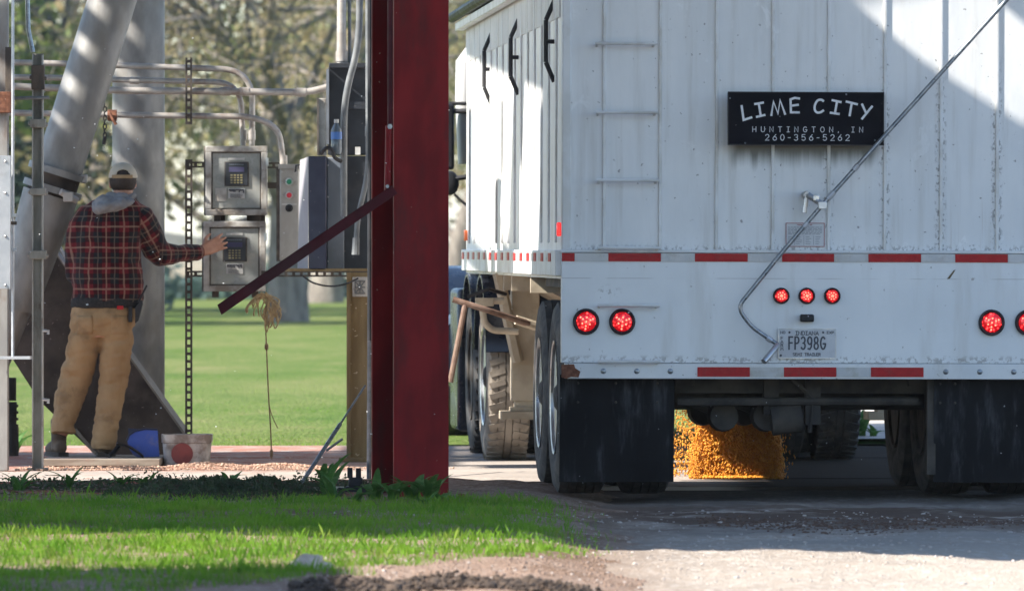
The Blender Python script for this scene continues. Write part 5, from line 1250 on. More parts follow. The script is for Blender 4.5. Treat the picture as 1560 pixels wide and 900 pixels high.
for y in (246, 294, 360, 434): MB().ball(at(8, y, 42.498), .008, 8, 5).build('bolt', MT['alu'], jx)
for (y, m_) in ((328, 1), (340, 0), (380, 1)): MB().cbox(at(19, y, 42.56), (.05, .03, .02)).build('clip', MT['galv_light'] if m_ else MT['strut'], jx)
tag(boxpx(MB(), -20, 543, 46, 547, 42.5, .16).build('steel_shelf', MT['galv_light'], loc=at(10, 547, 42.6)), 'narrow steel ledge crossing the foot of the rust-stained post', 'ledge')
ml = thing('drive_motor', 'small dark gear motor standing at the far left behind the post', 'motor', at(14, 680, 45.6))
mb = MB(); mb.tube([at(14, 575, 45.7), at(14, 610, 45.7)], .045, 14); mb.tube([at(14, 612, 45.7), at(14, 660, 45.7)], [.05, .045], 14)
for y in (616, 626, 636, 646): mb.tube([at(14, y, 45.7), at(14, y + 4, 45.7)], .058, 14)
mb.build('body', MT['chassis'], ml); MB().tube([at(14, 650, 45.7), (at(14, 0, 45.7).x, 45.7, .0)], .06, 10).build('stand', MT['chassis'], ml)
ch = thing('hanging_chain', 'short chain hanging from the lowest conduit beside the tall duct', 'chain', at(160, 218, 44.6))
mb = MB()
for i in range(8):
    c0 = at(159 + .8 * (i % 2), 160 + 6.6 * i, 44.62); vs = [c0 + Vector((.010 * math.cos(a) if i % 2 else 0, .010 * math.cos(a) if not i % 2 else 0, .017 * math.sin(a))) for a in np.linspace(0, 6.283, 11)]
    mb.tube(vs, .0042, 6)
mb.build('links', MT['chassis'], ch); MB().tube([at(160, 208, 44.6), at(158, 220, 44.6)], .012, 8).build('hook', MT['chassis'], ch)
mb = MB(); mb.tube([at(164, 176, 44.72), at(178, 176, 44.72)], .035, 8); mb.tube(curve([at(166, 170, 44.7), at(172, 182, 44.68), at(177, 190, 44.68)]), .01, 6); mb.build('clamp', MT['rust'], ch)

# plank, bucket, scoops
pk = MB(); a, c = at(65, 710, 43.55), at(244, 697, 43.55)
pk.box((a.x, 43.5, .004), (c.x, 44.45, .046))
tag(pk.build('wooden_plank', MT['plank'], loc=((a.x + c.x) / 2, 44, .004), bev=.004), 'weathered wooden plank platform under the man', 'plank')
bk = thing('white_bucket', 'low dirty white tub with a faded red round decal', 'bucket', at(285, 707, 43.75))
def tub(y, rx, ry, z): return (at(285, 0, y).x, y, z, rx, ry)
yb = 43.95; zt = at(0, 661, yb).z; kb = yb / F
mb = MB().rings([tub(yb, 34.5 * kb, .125, .0), tub(yb, 36.8 * kb, .135, zt * .72), tub(yb, 38.5 * kb, .14, zt * .74), tub(yb, 38.8 * kb, .142, zt), tub(yb, 37.2 * kb, .135, zt), tub(yb, 35 * kb, .125, .02)], 40, True, 4.5)
mb.build('shell', MT['bucket'], bk)
MB().lathe([(-.002, .002), (-.0015, 16.5 * kb), (.006, 16.5 * kb)], (at(279, 690, yb).x, yb - .139, at(279, 690, yb).z), 'Y', 28).build('decal', MT['decal_red'], bk)
dpn = thing('dust_pan', 'blue plastic scoop leaning on the plank behind the man', 'scoop', at(219, 697, 43.95))
Yq = 43.9
out = [at(x, y, Yq) for x, y in ((240, 655), (243, 695), (212, 697), (203, 693), (196, 682), (194, 672), (197, 663), (206, 657), (222, 654))]
MB().prism(out, (0, .012, .004)).build('pan_back', MT['blue_pl'], dpn, bev=.003)
mb = MB(); rim = [at(240, 654, Yq), at(222, 653, Yq), at(206, 656, Yq), at(197, 662, Yq), at(193, 671, Yq)]
mb.tube(rim, .006, 8); mb.prism([at(195, 652, Yq + .1), at(240, 655, Yq + .02), at(243, 660, Yq + .02), at(197, 676, Yq + .02)], (0, .008, 0)); mb.build('rim', MT['cab_navy'], dpn)
sv = thing('black_shovel', 'black scoop lying beside the blue one on the plank', 'shovel', at(197, 697, 43.8))
mb = MB(); n = 10; vs = []; fs = []
for j in range(6):
    for i in range(n + 1):
        u = i / n; x = 177 + 42 * u; yy = 676 + 20 * u ** 1.6 - 2 * math.sin(u * 3.1) + 2 * (j / 5 - .5) ** 2
        p = at(x, yy - (3 if j in (0, 5) else 0), 43.7 + .2 * j / 5); vs.append(p)
fs = [(j * (n + 1) + i, j * (n + 1) + i + 1, (j + 1) * (n + 1) + i + 1, (j + 1) * (n + 1) + i) for j in range(5) for i in range(n)]
mb.add(vs, fs); o_ = mb.build('blade', MT['black'], sv); sm = o_.modifiers.new('thick', 'SOLIDIFY'); sm.thickness = .008
MB().tube([at(180, 680, 43.8), at(172, 690, 43.75), at(166, 694, 43.7)], .014, 8).build('handle', MT['black'], sv)
# ------------------------------------------------------------------ the man
YM = 44.0; km = YM / F
man = None
O = Vector((at(148, 0, YM).x, YM, .046))
q = lambda px, py, dy=0.0: Vector(((px - 148) * km, dy, (697 - py) * km))
def evalmesh(ob):
    dg = bpy.context.evaluated_depsgraph_get(); me = bpy.data.meshes.new_from_object(ob.evaluated_get(dg)); return me
def fuse(mb, name, m, voxel=.011, smooth=6, wr=0, wscale=9, seed=0, stretch=(1, 1, 1), parent=None, loc=None):
    me = mb.mesh(name, (0, 0, 0), True, 180); ob = bpy.data.objects.new(name, me); C.objects.link(ob)
    r = ob.modifiers.new('r', 'REMESH'); r.mode = 'VOXEL'; r.voxel_size = voxel
    s = ob.modifiers.new('s', 'SMOOTH'); s.iterations = smooth; s.factor = .5
    me2 = evalmesh(ob); bpy.data.objects.remove(ob)
    if wr:
        nv = len(me2.vertices); co = np.empty(nv * 3); me2.vertices.foreach_get('co', co); co = co.reshape(-1, 3)
        no = np.array([v.normal[:] for v in me2.vertices])
        dsp = np.array([mnoise.fractal(Vector((p[0] * wscale * stretch[0], p[1] * wscale * stretch[1], p[2] * wscale * stretch[2] + seed)), 1.0, 2.2, 3) for p in co])
        dsp = np.where(dsp > 0, dsp * .6, -np.abs(dsp) ** 1.0 * 1.1)
        co += no * (dsp * wr)[:, None]; me2.vertices.foreach_set('co', co.ravel()); me2.update()
    me2.name = name; me2.materials.clear(); me2.materials.append(m)
    me2.polygons.foreach_set('use_smooth', [True] * len(me2.polygons))
    o = bpy.data.objects.new(name, me2); C.objects.link(o)
    if parent is not None: o.parent = parent
    if loc is not None: o.location = loc
    return o
hd = q(187, 279, .02)      # head centre
# body: head, neck, torso core, arms and hands as one surface
b = MB()
b.ball(hd + Vector((0, .008, .02)), (.076, .095, .098), 20, 14); b.ball(hd + Vector((.004, .035, -.045)), (.058, .066, .070), 16, 10)
b.tube([q(186, 312, -.01), hd + Vector((0, -.005, -.04))], [.062, .056], 14)
b.rings([((163 - 148) * km, 0, (697 - y) * km, rx * km, ry) for y, rx, ry in ((470, 46, .12), (420, 46, .12), (360, 46, .12), (325, 44, .10), (312, 22, .07))], 20)
b.ball(hd + Vector((.072, .01, -.012)), (.012, .02, .032), 10, 8); b.ball(hd + Vector((-.076, .01, -.012)), (.012, .02, .032), 10, 8)
b.tube([hd + Vector((.012, .105, .008)), hd + Vector((.014, .125, -.022))], [.010, .016], 8)
b.tube([hd + Vector((-.045, .088, .026)), hd + Vector((.06, .088, .026))], .014, 8)
b.tube([hd + Vector((-.02, .10, -.052)), hd + Vector((.035, .10, -.052))], .012, 8)
sh_r, el_r, wr_r = q(210, 335, -.0), q(238, 386, .10), q(303, 385, .30)
b.tube([sh_r, el_r], [.055, .042], 12); b.tube([el_r, wr_r], [.042, .028], 12)
sh_l, el_l, wr_l = q(128, 335, .0), q(121, 420, .05), q(150, 425, .30)
b.tube([sh_l, el_l], [.055, .042], 12); b.tube([el_l, wr_l], [.042, .027], 12)
def hand(b, w, d, up, side, L=.105):
    """palm and five fingers; d = finger direction, up = thumb side, side = back-of-hand normal"""
    d = d.normalized(); up = (up - d * up.dot(d)).normalized(); side = (side - d * side.dot(d) - up * side.dot(up)).normalized()
    for k in range(4):
        o_ = (.034 - .0215 * k)
        base = w + d * .092 + up * o_
        b.tube([w + d * -.01 + up * o_ * .55, w + d * .045 + up * o_ * .9, base], [.017, .0165, .0125], 8)
        ln = (.070, .080, .076, .060)[k]; fan = up * ((.30, .10, -.08, -.26)[k])
        f1 = base + (d + fan * .7 + side * .12).normalized() * ln * .45
        f2 = f1 + (d + fan * .7 - side * .14).normalized() * ln * .32
        f3 = f2 + (d + fan * .7 - side * .38).normalized() * ln * .26
        b.tube([base - d * .012, f1, f2, f3], [.0118, .0104, .0092, .0068], 8); b.ball(f1, .0108, 8, 6); b.ball(f2, .0094, 8, 6); b.ball(f3, .0070, 8, 6)
    t0 = w + d * .02 + up * .02; t1 = t0 + (d * .5 + up * .75 - side * .25).normalized() * .045; t2 = t1 + (d * .8 + up * .45 - side * .2).normalized() * .032; t3 = t2 + (d * .95 + up * .2 - side * .2).normalized() * .024
    b.tube([t0, t1, t2, t3], [.016, .0135, .0115, .0085], 8); b.ball(t3, .0088, 8, 6); b.ball(t2, .0115, 8, 6)
hand(b, wr_r + Vector((.012, .01, .006)), Vector((.82, .34, .36)), Vector((-.42, .0, .9)), Vector((-.25, -.95, .1)))
hand(b, wr_l + Vector((.01, .02, 0)), Vector((.55, .75, .1)), Vector((0, 0, 1)), Vector((-.8, .5, 0)))
# hips and legs inside the trousers
hipL, knL, anL = q(130, 500, 0), q(112, 585, .10), q(94, 664, .02)
hipR, knR, anR = q(176, 500, 0), q(171, 588, .035), q(156, 684, -.01)
for (h, k_, a_) in ((hipL, knL, anL), (hipR, knR, anR)):
    b.tube([h, k_], [.075, .052], 12); b.tube([k_, a_], [.05, .036], 12)
b.rings([((159 - 148) * km, 0, (697 - y) * km, rx * km, .10) for y, rx in ((515, 36), (490, 45), (465, 45))], 18)
man = fuse(b, 'person', MT['skin'], .0062, 4, loc=O)
tag(man, 'man in plaid flannel jacket, tan trousers and cap reaching to the lower box', 'person')
# trousers
b = MB()
b.rings([((cx - 148) * km, dy, (697 - y) * km, rx * km, ry) for cx, dy, y, rx, ry in ((154, .01, 514, 44, .108), (156, -.005, 500, 49, .128), (158, -.01, 484, 51, .134), (159, 0, 466, 49, .128), (160, 0, 452, 47, .12))], 26)
def leg(pts): b.tube([q(x, y, d) for x, y, d, r, r2 in pts], [(r * km, r2) for x, y, d, r, r2 in pts], 22)
leg([(132, 492, 0, 25, .108), (128, 520, .01, 25, .104), (122, 550, .04, 24, .096), (113, 580, .085, 25, .088), (104, 610, .07, 22.5, .08), (98, 636, .035, 19, .074), (96, 654, .015, 18.5, .072), (96, 662, .01, 19, .072)])
leg([(178, 492, 0, 25.5, .108), (178, 520, .0, 25.5, .104), (176, 550, .01, 24, .096), (171, 590, .03, 22, .086), (165, 630, .01, 20, .078), (160, 662, -.01, 19.5, .076), (158, 676, -.012, 19, .075), (157, 686, -.012, 18.5, .074)])
tr = fuse(b, 'trousers', MT['pants'], .0095, 5, wr=.016, wscale=8, seed=3, stretch=(.8, 1, 2.2), parent=man)
mb = MB(); mb.cbox(q(185, 470, -.134), (12 * km * .8, .006, 5.5 * km)); mb.build('trouser_label', MT['tape_red'], None)
lab = bpy.data.objects[-1] if False else [o for o in bpy.data.objects if o.name == 'trouser_label'][0]; lab.parent = man
def patch(name, rect, dfun, m):
    x0, y0, x1, y1 = rect; vs = []; fs = []; n = 6
    for j in range(n + 1):
        for i in range(n + 1):
            x = x0 + (x1 - x0) * i / n; y = y0 + (y1 - y0) * j / n; vs.append(q(x, y, dfun(x, y)))
    fs = [(j * (n + 1) + i, j * (n + 1) + i + 1, (j + 1) * (n + 1) + i + 1, (j + 1) * (n + 1) + i) for j in range(n) for i in range(n)]
    o = MB().add(vs, fs).build(name, m, None); o.parent = man
    s = o.modifiers.new('t', 'SOLIDIFY'); s.thickness = .004; w = o.modifiers.new('w', 'SHRINKWRAP'); w.target = tr; w.offset = .004; w.wrap_method = 'PROJECT'; w.use_project_y = True; w.use_positive_direction = True; w.use_negative_direction = False; o.modifiers.move(1, 0)
    return o
patch('back_pocket', (118, 482, 143, 510), lambda x, y: -.2, MT['pants'])
patch('back_pocket', (171, 482, 198, 510), lambda x, y: -.2, MT['pants'])
# jacket: torso, yoke and sleeves
b = MB()
b.rings([((cx - 148) * km, dy, (697 - y) * km, rx * km, ry) for cx, dy, y, rx, ry in ((163, 0, 462, 55.5, .145), (165, 0, 445, 56.5, .152), (164, 0, 420, 54, .15), (163, 0, 390, 52, .148), (164, -.005, 360, 51, .146), (167, -.01, 338, 51, .136), (170, -.012, 322, 49, .122), (175, -.01, 310, 38, .100), (180, -.005, 301, 26, .085))], 30)
def limb(pts): b.tube([p for p, r in pts], [r for p, r in pts], 18)
limb([(q(196, 322, -.0), .070), (q(213, 333, .0), .088), (q(226, 358, .05), .086), (q(236, 382, .10), .080), (q(243, 389, .12), .076), (q(262, 389, .18), .066), (q(285, 387, .25), .056), (q(300, 386, .295), .046), (q(303, 386, .30), .040)])
limb([(q(140, 325, 0), .075), (q(126, 345, .0), .090), (q(118, 385, .03), .084), (q(118, 420, .05), .078), (q(126, 426, .13), .066), (q(144, 426, .26), .05)])
jk = fuse(b, 'flannel_jacket', None, .0095, 5, wr=.016, wscale=7, seed=8, stretch=(1, 1, 1.2), parent=man)
# plaid coordinates that follow torso and sleeves
me = jk.data; nv = len(me.vertices); co = np.empty(nv * 3); me.vertices.foreach_get('co', co); co = co.reshape(-1, 3)
uv = np.zeros((nv, 3)); cx0 = (164 - 148) * km
ang = np.arctan2(co[:, 0] - cx0, -co[:, 1]); uv[:, 0] = ang * .185; uv[:, 1] = co[:, 2]
def seg(mask, a, c, off):
    a = np.array(a); c = np.array(c); d = c - a; L_ = np.linalg.norm(d); d = d / L_
    r = co[mask] - a; t = r @ d; perp = r - t[:, None] * d
    e1 = np.cross(d, [0, 1, 0]); e1 /= np.linalg.norm(e1); e2 = np.cross(d, e1)
    uv[mask, 0] = np.arctan2(perp @ e1, -(perp @ e2) * (1 if True else 1)) * .075 + .03; uv[mask, 1] = -t + off
sx = co[:, 0]; arm_u = (sx > q(214, 0).x) & (co[:, 2] < q(0, 318).z) & (co[:, 2] > q(0, 412).z) & (sx + (co[:, 2] - q(0, 385).z) * .25 > q(215, 0).x)
fore = sx > q(243, 0).x
seg(arm_u & ~fore, sh_r, el_r, .9); seg(fore, el_r, wr_r, .7)
at_ = me.attributes.new('plaid', 'FLOAT_VECTOR', 'POINT'); at_.data.foreach_set('vector', uv.ravel())
m, nt, bs, coo = new_mat('plaid_flannel')
an = node(nt, 'ShaderNodeAttribute'); an.attribute_name = 'plaid'; sp = node(nt, 'ShaderNodeSeparateXYZ'); nt.links.new(an.outputs['Vector'], sp.inputs[0])
def stripe(v, per, c0, w):
    fr = math_(nt, 'FRACT', math_(nt, 'MULTIPLY_ADD', v, 1 / per, 20.0 - c0))
    d = math_(nt, 'ABSOLUTE', math_(nt, 'SUBTRACT', fr, .5)); return math_(nt, 'SUBTRACT', 1.0, ramp_(nt, d, w - .02, w + .02))
wob = math_(nt, 'MULTIPLY', math_(nt, 'SUBTRACT', noise_(nt, coo, 9, 2), .5), .012)
u = math_(nt, 'ADD', sp.outputs[0], wob); v = math_(nt, 'ADD', sp.outputs[1], wob)
per = .126
bx, by = stripe(u, per, .0, .25), stripe(v, per, .1, .25)
both = math_(nt, 'MULTIPLY', bx, by); any_ = math_(nt, 'MAXIMUM', bx, by)
c = mix_(nt, any_, (.105, .008, .012), (.036, .005, .008)); c = mix_(nt, both, c, (.010, .012, .016))
l = math_(nt, 'MAXIMUM', stripe(u, per, .5, .042), stripe(v, per, .6, .042)); l2 = math_(nt, 'MAXIMUM', stripe(u, per, .0, .032), stripe(v, per, .1, .032))
c = mix_(nt, math_(nt, 'MULTIPLY', l, .34), c, (.40, .29, .21)); c = mix_(nt, math_(nt, 'MULTIPLY', l2, .2), c, (.36, .27, .20))
sockset(nt, bs.inputs['Base Color'], c); bs.inputs['Roughness'].default_value = .95; bs.inputs['Specular IOR Level'].default_value = .15; bs.inputs['Sheen Weight'].default_value = .15
bump_(nt, bs, noise_(nt, coo, 190, 3), .4, .003)
me.materials.clear(); me.materials.append(m)
# hem and cuff
b = MB(); b.rings([((cx - 148) * km, 0, (697 - y) * km, rx * km, ry) for cx, y, rx, ry in ((160, 471, 52, .138), (161.5, 468, 54.5, .146), (163, 459, 55.8, .15), (163.5, 454.5, 55, .147))], 30)
fuse(b, 'knit_hem', MT['knit'], .009, 3, wr=.006, wscale=9, parent=man)
b = MB(); b.tube([q(296, 386, .285), q(304, 385.5, .305)], [.046, .038], 16); o = b.build('cuff', m, None); o.parent = man
a_ = o.data.attributes.new('plaid', 'FLOAT_VECTOR', 'POINT'); a_.data.foreach_set('vector', (np.array([v_.co[:] for v_ in o.data.vertices]) * 1.0).ravel())
# hood
b = MB()
b.tube(curve([q(200, 304, -.03), q(192, 306, -.08), q(172, 307, -.115), q(155, 310, -.105), q(146, 315, -.07)], 5), [(.034, .03)] * 21, 12)
b.tube(curve([q(148, 318, -.09), q(163, 318, -.155), q(180, 313, -.155), q(203, 310, -.09)], 5), [(.036, .034)] * 16, 12)
b.ball(q(170, 313, -.12), (.075, .048, .052), 16, 10)
b.tube(curve([q(168, 302, .05), q(166, 302, -.05), q(180, 303, -.08), q(200, 303, -.055), q(207, 304, .03)], 5), [(.022, .032)] * 21, 12)
b.ball(q(162, 310, -.085), (.055, .045, .042), 14, 8)
fuse(b, 'hood', MT['hood'], .0085, 5, wr=.03, wscale=11, seed=5, parent=man)
# hair, cap
b = MB(); b.ball(hd + Vector((0, -.006, .012)), (.084, .098, .092), 20, 14)
hr = fuse(b, 'hair', MT['hair'], .007, 3, parent=man)
def cut(ob, f):
    import bmesh
    bm = bmesh.new(); bm.from_mesh(ob.data); dl = [v for v in bm.verts if f(v.co)]; bmesh.ops.delete(bm, geom=dl, context='VERTS'); bm.to_mesh(ob.data); bm.free()
cut(hr, lambda c: (c - hd).z < -.052 + max(0, (c - hd).y + .02) * 1.5 or (c - hd).y > .05)
b = MB(); b.ball(hd + Vector((0, .004, .022)), (.0895, .108, .098), 28, 18)
cp_ = fuse(b, 'cap', MT['cap'], .0055, 3, parent=man)
cc = hd + Vector((0, 0, .022))
def capcut(c):
    d = c - cc
    if d.z < -.002: return True
    return d.y < 0 and ((d.x - .006) / .045) ** 2 + ((d.z - .002) / .050) ** 2 < 1
cut(cp_, capcut)
sm = cp_.modifiers.new('t', 'SOLIDIFY'); sm.thickness = .003
pts = [cc + Vector((.0905 * math.sin(t), .004 - .109 * math.cos(t), .010)) for t in np.linspace(-.75, .75, 13)]
o = MB().tube(pts, [(.003, .0115)] * 13, 10).build('cap_strap', MT['cap_strap'], None); o.parent = man
vs = []; fs = []
for i in range(11):
    t = -1 + .2 * i; r0 = cc + Vector((.088 * math.sin(t), .004 + .106 * math.cos(t), .004)); r1 = cc + Vector((.095 * math.sin(t), .012 + .175 * math.cos(t * .9), -.012 * math.cos(t))); vs += [r0, r1]
fs = [(2 * i, 2 * i + 1, 2 * i + 3, 2 * i + 2) for i in range(10)]
o = MB().add(vs, fs).build('cap_bill', MT['cap'], None); o.parent = man; sm = o.modifiers.new('t', 'SOLIDIFY'); sm.thickness = .005
for s in (-1, 1): o = MB().ball(hd + Vector((.008 + s * .032, .094, .012)), (.012, .009, .008), 10, 8).build('eye', MT['paper'], None); o.parent = man
# boots
def boot(heel, toe, name='boot'):
    b = MB(); d = toe - heel; d.z = 0; L_ = d.length; d.normalize(); sd = Vector((d.y, -d.x, 0))
    z0 = heel.z + .03
    b.tube([heel + d * .05 + Vector((0, 0, .04)), heel + d * .05 + Vector((0, 0, .23))], [.046, .052], 14)
    b.tube([heel + d * -.01 + Vector((0, 0, .055)), heel + d * .08 + Vector((0, 0, .055)), heel + d * (L_ * .6) + Vector((0, 0, .05)), heel + d * (L_ - .04) + Vector((0, 0, .045))], [(.034, .04), (.042, .05), (.05, .046), (.042, .034)], 14)
    b.ball(heel + d * .02 + Vector((0, 0, .055)), .043, 12, 8); b.ball(heel + d * (L_ - .05) + Vector((0, 0, .042)), (.046, .046, .036), 12, 8)
    o = fuse(b, name, MT['boot'], .007, 4, parent=man)
    mb = MB(); pr = []
    for t, w in ((-.04, .028), (-.02, .042), (.06, .042), (L_ * .6, .052), (L_ - .04, .046), (L_ - .005, .024)): pr.append((t, w))
    poly = [heel + d * t + sd * w for t, w in pr] + [heel + d * t - sd * w for t, w in pr[::-1]]
    s_ = mb.prism([Vector((p.x, p.y, heel.z)) for p in poly], (0, 0, .026)).build('sole', MT['sole'], None); s_.parent = o
hl = q(93, 692, .02); hl.z = .0 + .0; boot(Vector((hl.x, .02, 0)), Vector((hl.x - .085, .25, 0)))
boot(Vector((q(157, 0).x, -.03, 0)), Vector((q(163, 0).x, .25, 0)))
# knife sheath on the right hip
b = MB(); b.prism([q(207, 470, -.1), q(217, 458, -.1), q(219, 464, -.1), q(212, 490, -.1), q(207, 494, -.1)], (0, .04, 0)); b.box(tuple(q(197, 492, -.115)), tuple(q(203, 468, -.10)))
b.tube([q(212, 462, -.09), q(225, 436, -.09)], .007, 6)
o = b.build('belt_sheath', MT['black'], None, bev=.004); o.parent = man
# ------------------------------------------------------------------ grass, plants and loose stuff
def soil_lim(x, y): return .25 + .44 * (y - 30.65) + .22 * fbm(x, y, .7) + .2 * fbm(x, y, 3)
def grass_density(x, y):  # chance of a grass blade growing at this point
    edge = .27 + .12 * fbm(x, y, .8) + .16 * fbm(x, y, 3)
    if x > edge + .12: return 0
    d = max(.06, min(1.0, (edge + .05 - x) / .28))
    if y < 31.2:      # bare soil towards the drive at the bottom
        lim = soil_lim(x, y)
        d *= max(0, min(1, (lim + .12 - x) / .18))
        if y < 27.9: d *= .3 if x > -.7 else 1
    if y > 36.4: d *= max(0, 1 - (y - 36.4) / .9)
    d *= .55 + .9 * max(-.3, fbm(x, y, 1.6, 3, 4.0))
    return d
rng = np.random.default_rng(12); pts = []
while len(pts) < 90000:
    x = rng.uniform(-4.2, .75); y = 26.6 + 10.8 * rng.random()
    if rng.random() < grass_density(x, y): pts.append((x, y, verge_h(x, y) - .004))
base = np.array(pts); n = len(base)
h = .034 * rng.uniform(.4, 1.35, n) * (1 + .5 * (rng.random(n) < .04)) * (.65 + .7 * np.array([max(0, .5 + .8 * fbm(p[0], p[1], 2.2, 2, 9.0)) for p in base])); a = rng.uniform(0, 6.283, n); w = .0017 * rng.uniform(.7, 1.4, n); ln = rng.uniform(.1, .6, n) * h; la = rng.uniform(0, 6.283, n)
dx, dy = np.cos(a) * w, np.sin(a) * w
z = np.zeros(n)
V = np.stack([base + np.stack([-dx, -dy, z], 1), base + np.stack([dx, dy, z], 1), base + np.stack([np.cos(la) * ln * .35 + dx * .7, np.sin(la) * ln * .35 + dy * .7, h * .6], 1), base + np.stack([np.cos(la) * ln, np.sin(la) * ln, h], 1)], 1).reshape(-1, 3)
i4 = np.arange(n) * 4; Fc = np.concatenate([np.stack([i4, i4 + 1, i4 + 2], 1), np.stack([i4, i4 + 2, i4 + 3], 1)])
tag(link('verge_grass', npmesh('verge_grass', V, Fc, MT['blade'], 3)), 'short bright green grass on the verge in front', 'grass', kind='stuff')
# turf blades at the near border of the far lawn
n = 40000; base = np.stack([rng.uniform(-9, 1, n), 48.1 + 26 * rng.random(n) ** 1.6, np.full(n, .0)], 1)
h = .018 * rng.uniform(.4, 1.3, n); a = rng.uniform(0, 6.283, n); w = .002; la = rng.uniform(0, 6.283, n)
V = np.stack([base + np.stack([-np.cos(a) * w, -np.sin(a) * w, 0 * h], 1), base + np.stack([np.cos(a) * w, np.sin(a) * w, 0 * h], 1), base + np.stack([np.cos(la) * h * .5, np.sin(la) * h * .5, h], 1)], 1).reshape(-1, 3)
tag(link('lawn_turf', npmesh('lawn_turf', V, np.arange(n * 3).reshape(-1, 3), MT['blade'], 3)), 'mown grass tips along the near edge of the lawn', 'grass', kind='stuff')

def leafblade(mb, p, az, L_, w, bend, lift=1.0, n=7):
    d = Vector((math.cos(az), math.sin(az), 0)); s = Vector((-d.y, d.x, 0)); vs = []
    for i in range(n + 1):
        t = i / n; c = p + d * (L_ * t * (.35 + bend * t)) + Vector((0, 0, L_ * (t * lift - bend * 1.1 * t * t)))
        ww = w * (1 - t) ** .6 * (.55 + 1.2 * min(t * 2.2, 1) * (1 - t * .3)) if t < 1 else 0
        vs += [c - s * ww + Vector((0, 0, ww * .4)), c, c + s * ww + Vector((0, 0, ww * .4))]
    fs = []
    for i in range(n): fs += [(3 * i, 3 * i + 1, 3 * i + 4, 3 * i + 3), (3 * i + 1, 3 * i + 2, 3 * i + 5, 3 * i + 4)]
    mb.add(vs, fs)
def weed(px, py, Y, hgt, nl, w, seed, label, name='weed_plant', group='weeds along the edge of the pad', tall=1.0):
    rr = random.Random(seed); p = P(px, py, Y); p.z = max(.0, verge_h(p.x, p.y) if Y < 39.9 else (.05 if Y > 48.2 else 0)) - .01
    mb = MB()
    for k in range(nl):
        az = rr.uniform(0, 6.283); leafblade(mb, p + Vector((rr.uniform(-.02, .02), rr.uniform(-.02, .02), 0)), az, 1.45 * hgt * rr.uniform(.6, 1.15), 1.45 * w * rr.uniform(.7, 1.2), rr.uniform(.2, .65), tall)
    tag(mb.build(name, MT['leaf_weed'], loc=p), label, 'plant', group)
k37 = F / 37.2
weed(498, 775, 37.3, .20, 5, .016, 1, 'upright blade-leaved plant left of the black valve', tall=1.35)
weed(508, 778, 37.1, .13, 6, .016, 2, 'low broad-leaved weed in front of the black valve')
weed(572, 776, 36.9, .17, 7, .015, 3, 'arching blade-leaved weed at the foot of the red column, left of its face')
weed(600, 782, 36.7, .11, 9, .016, 4, 'low weed before the middle of the red column')
weed(628, 778, 36.9, .13, 9, .015, 5, 'bushy low weed before the red column, right of its middle')
weed(655, 780, 36.8, .17, 9, .014, 6, 'taller arching weed at the right edge of the red column')
weed(672, 788, 36.4, .09, 8, .014, 7, 'small weed just off the right corner of the red column')
weed(540, 786, 36.5, .09, 8, .014, 8, 'small weed between the valve and the red column')
weed(648, 792, 36.1, .08, 7, .012, 14, 'small weed in the grass in front of the column corner')
weed(108, 765, 38.6, .12, 8, .012, 9, 'dark weed at the pad edge below the channel post')
weed(188, 762, 38.7, .09, 7, .011, 10, 'small dark weed at the pad edge below the plank')
weed(222, 760, 38.8, .10, 6, .011, 15, 'small weed at the pad edge below the white tub')
weed(30, 775, 38.2, .13, 10, .012, 11, 'leafy weed near the bottom of the left picture edge')
weed(352, 752, 38.9, .10, 7, .011, 12, 'weed standing above the dark ground cover')
weed(1312, 690, 48.6, .22, 7, .016, 16, 'maize-like weed by the shed seen under the trailer')
weed(1300, 690, 48.4, .08, 8, .014, 17, 'low weed left of the maize-like one under the trailer')
weed(1330, 690, 48.5, .09, 9, .014, 18, 'low weed right of the maize-like one under the trailer')
weed(22, 680, 46.5, .16, 8, .018, 19, 'green weed beside the small gear motor')
# dark creeping cover heaped at the pad edge
rng = np.random.default_rng(33); n = 15000
cx_, cy_ = (330 - 780) * 37.6 / F, 37.75
xx = cx_ + rng.normal(0, .30, n); yy = cy_ + rng.normal(0, .42, n); xx = np.clip(xx, cx_ - .55, cx_ + .65)
hh = .062 * np.exp(-((xx - cx_) / .48) ** 4) * np.exp(-((yy - cy_) / .7) ** 2) + .012
zz = np.array([verge_h(x, y) for x, y in zip(xx, yy)]) + hh * rng.random(n) ** .5 * (1 + .25 * np.sin(xx * 23) + .2 * np.sin(xx * 61 + yy * 9))
ed = rng.random(n) < .22      # thin fringe along the pad's edge
xx[ed] = rng.uniform(-2.9, -.6, ed.sum()); yy[ed] = 38.9 + rng.normal(0, .35, ed.sum()); zz[ed] = np.array([verge_h(x, y) for x, y in zip(xx[ed], yy[ed])]) + .035 * rng.random(ed.sum()) ** 2 * (.5 + np.abs(np.sin(xx[ed] * 4.1)))
pos = np.stack([xx, yy, zz], 1); ax = rng.normal(0, 1, (n, 3)); ax /= np.linalg.norm(ax, axis=1)[:, None]; bx = np.cross(ax, rng.normal(0, 1, (n, 3))); bx /= np.linalg.norm(bx, axis=1)[:, None]
s = .011 * rng.uniform(.5, 1.4, (n, 1))
V = np.stack([pos - ax * s, pos + bx * s * .5, pos + ax * s, pos - bx * s * .5], 1).reshape(-1, 3)
tag(link('ground_cover', npmesh('ground_cover', V, np.arange(n * 4).reshape(-1, 4), MT['leaf_dark'], 4)), 'dark small-leaved ground cover heaped along the pad edge', 'ground cover', kind='stuff')
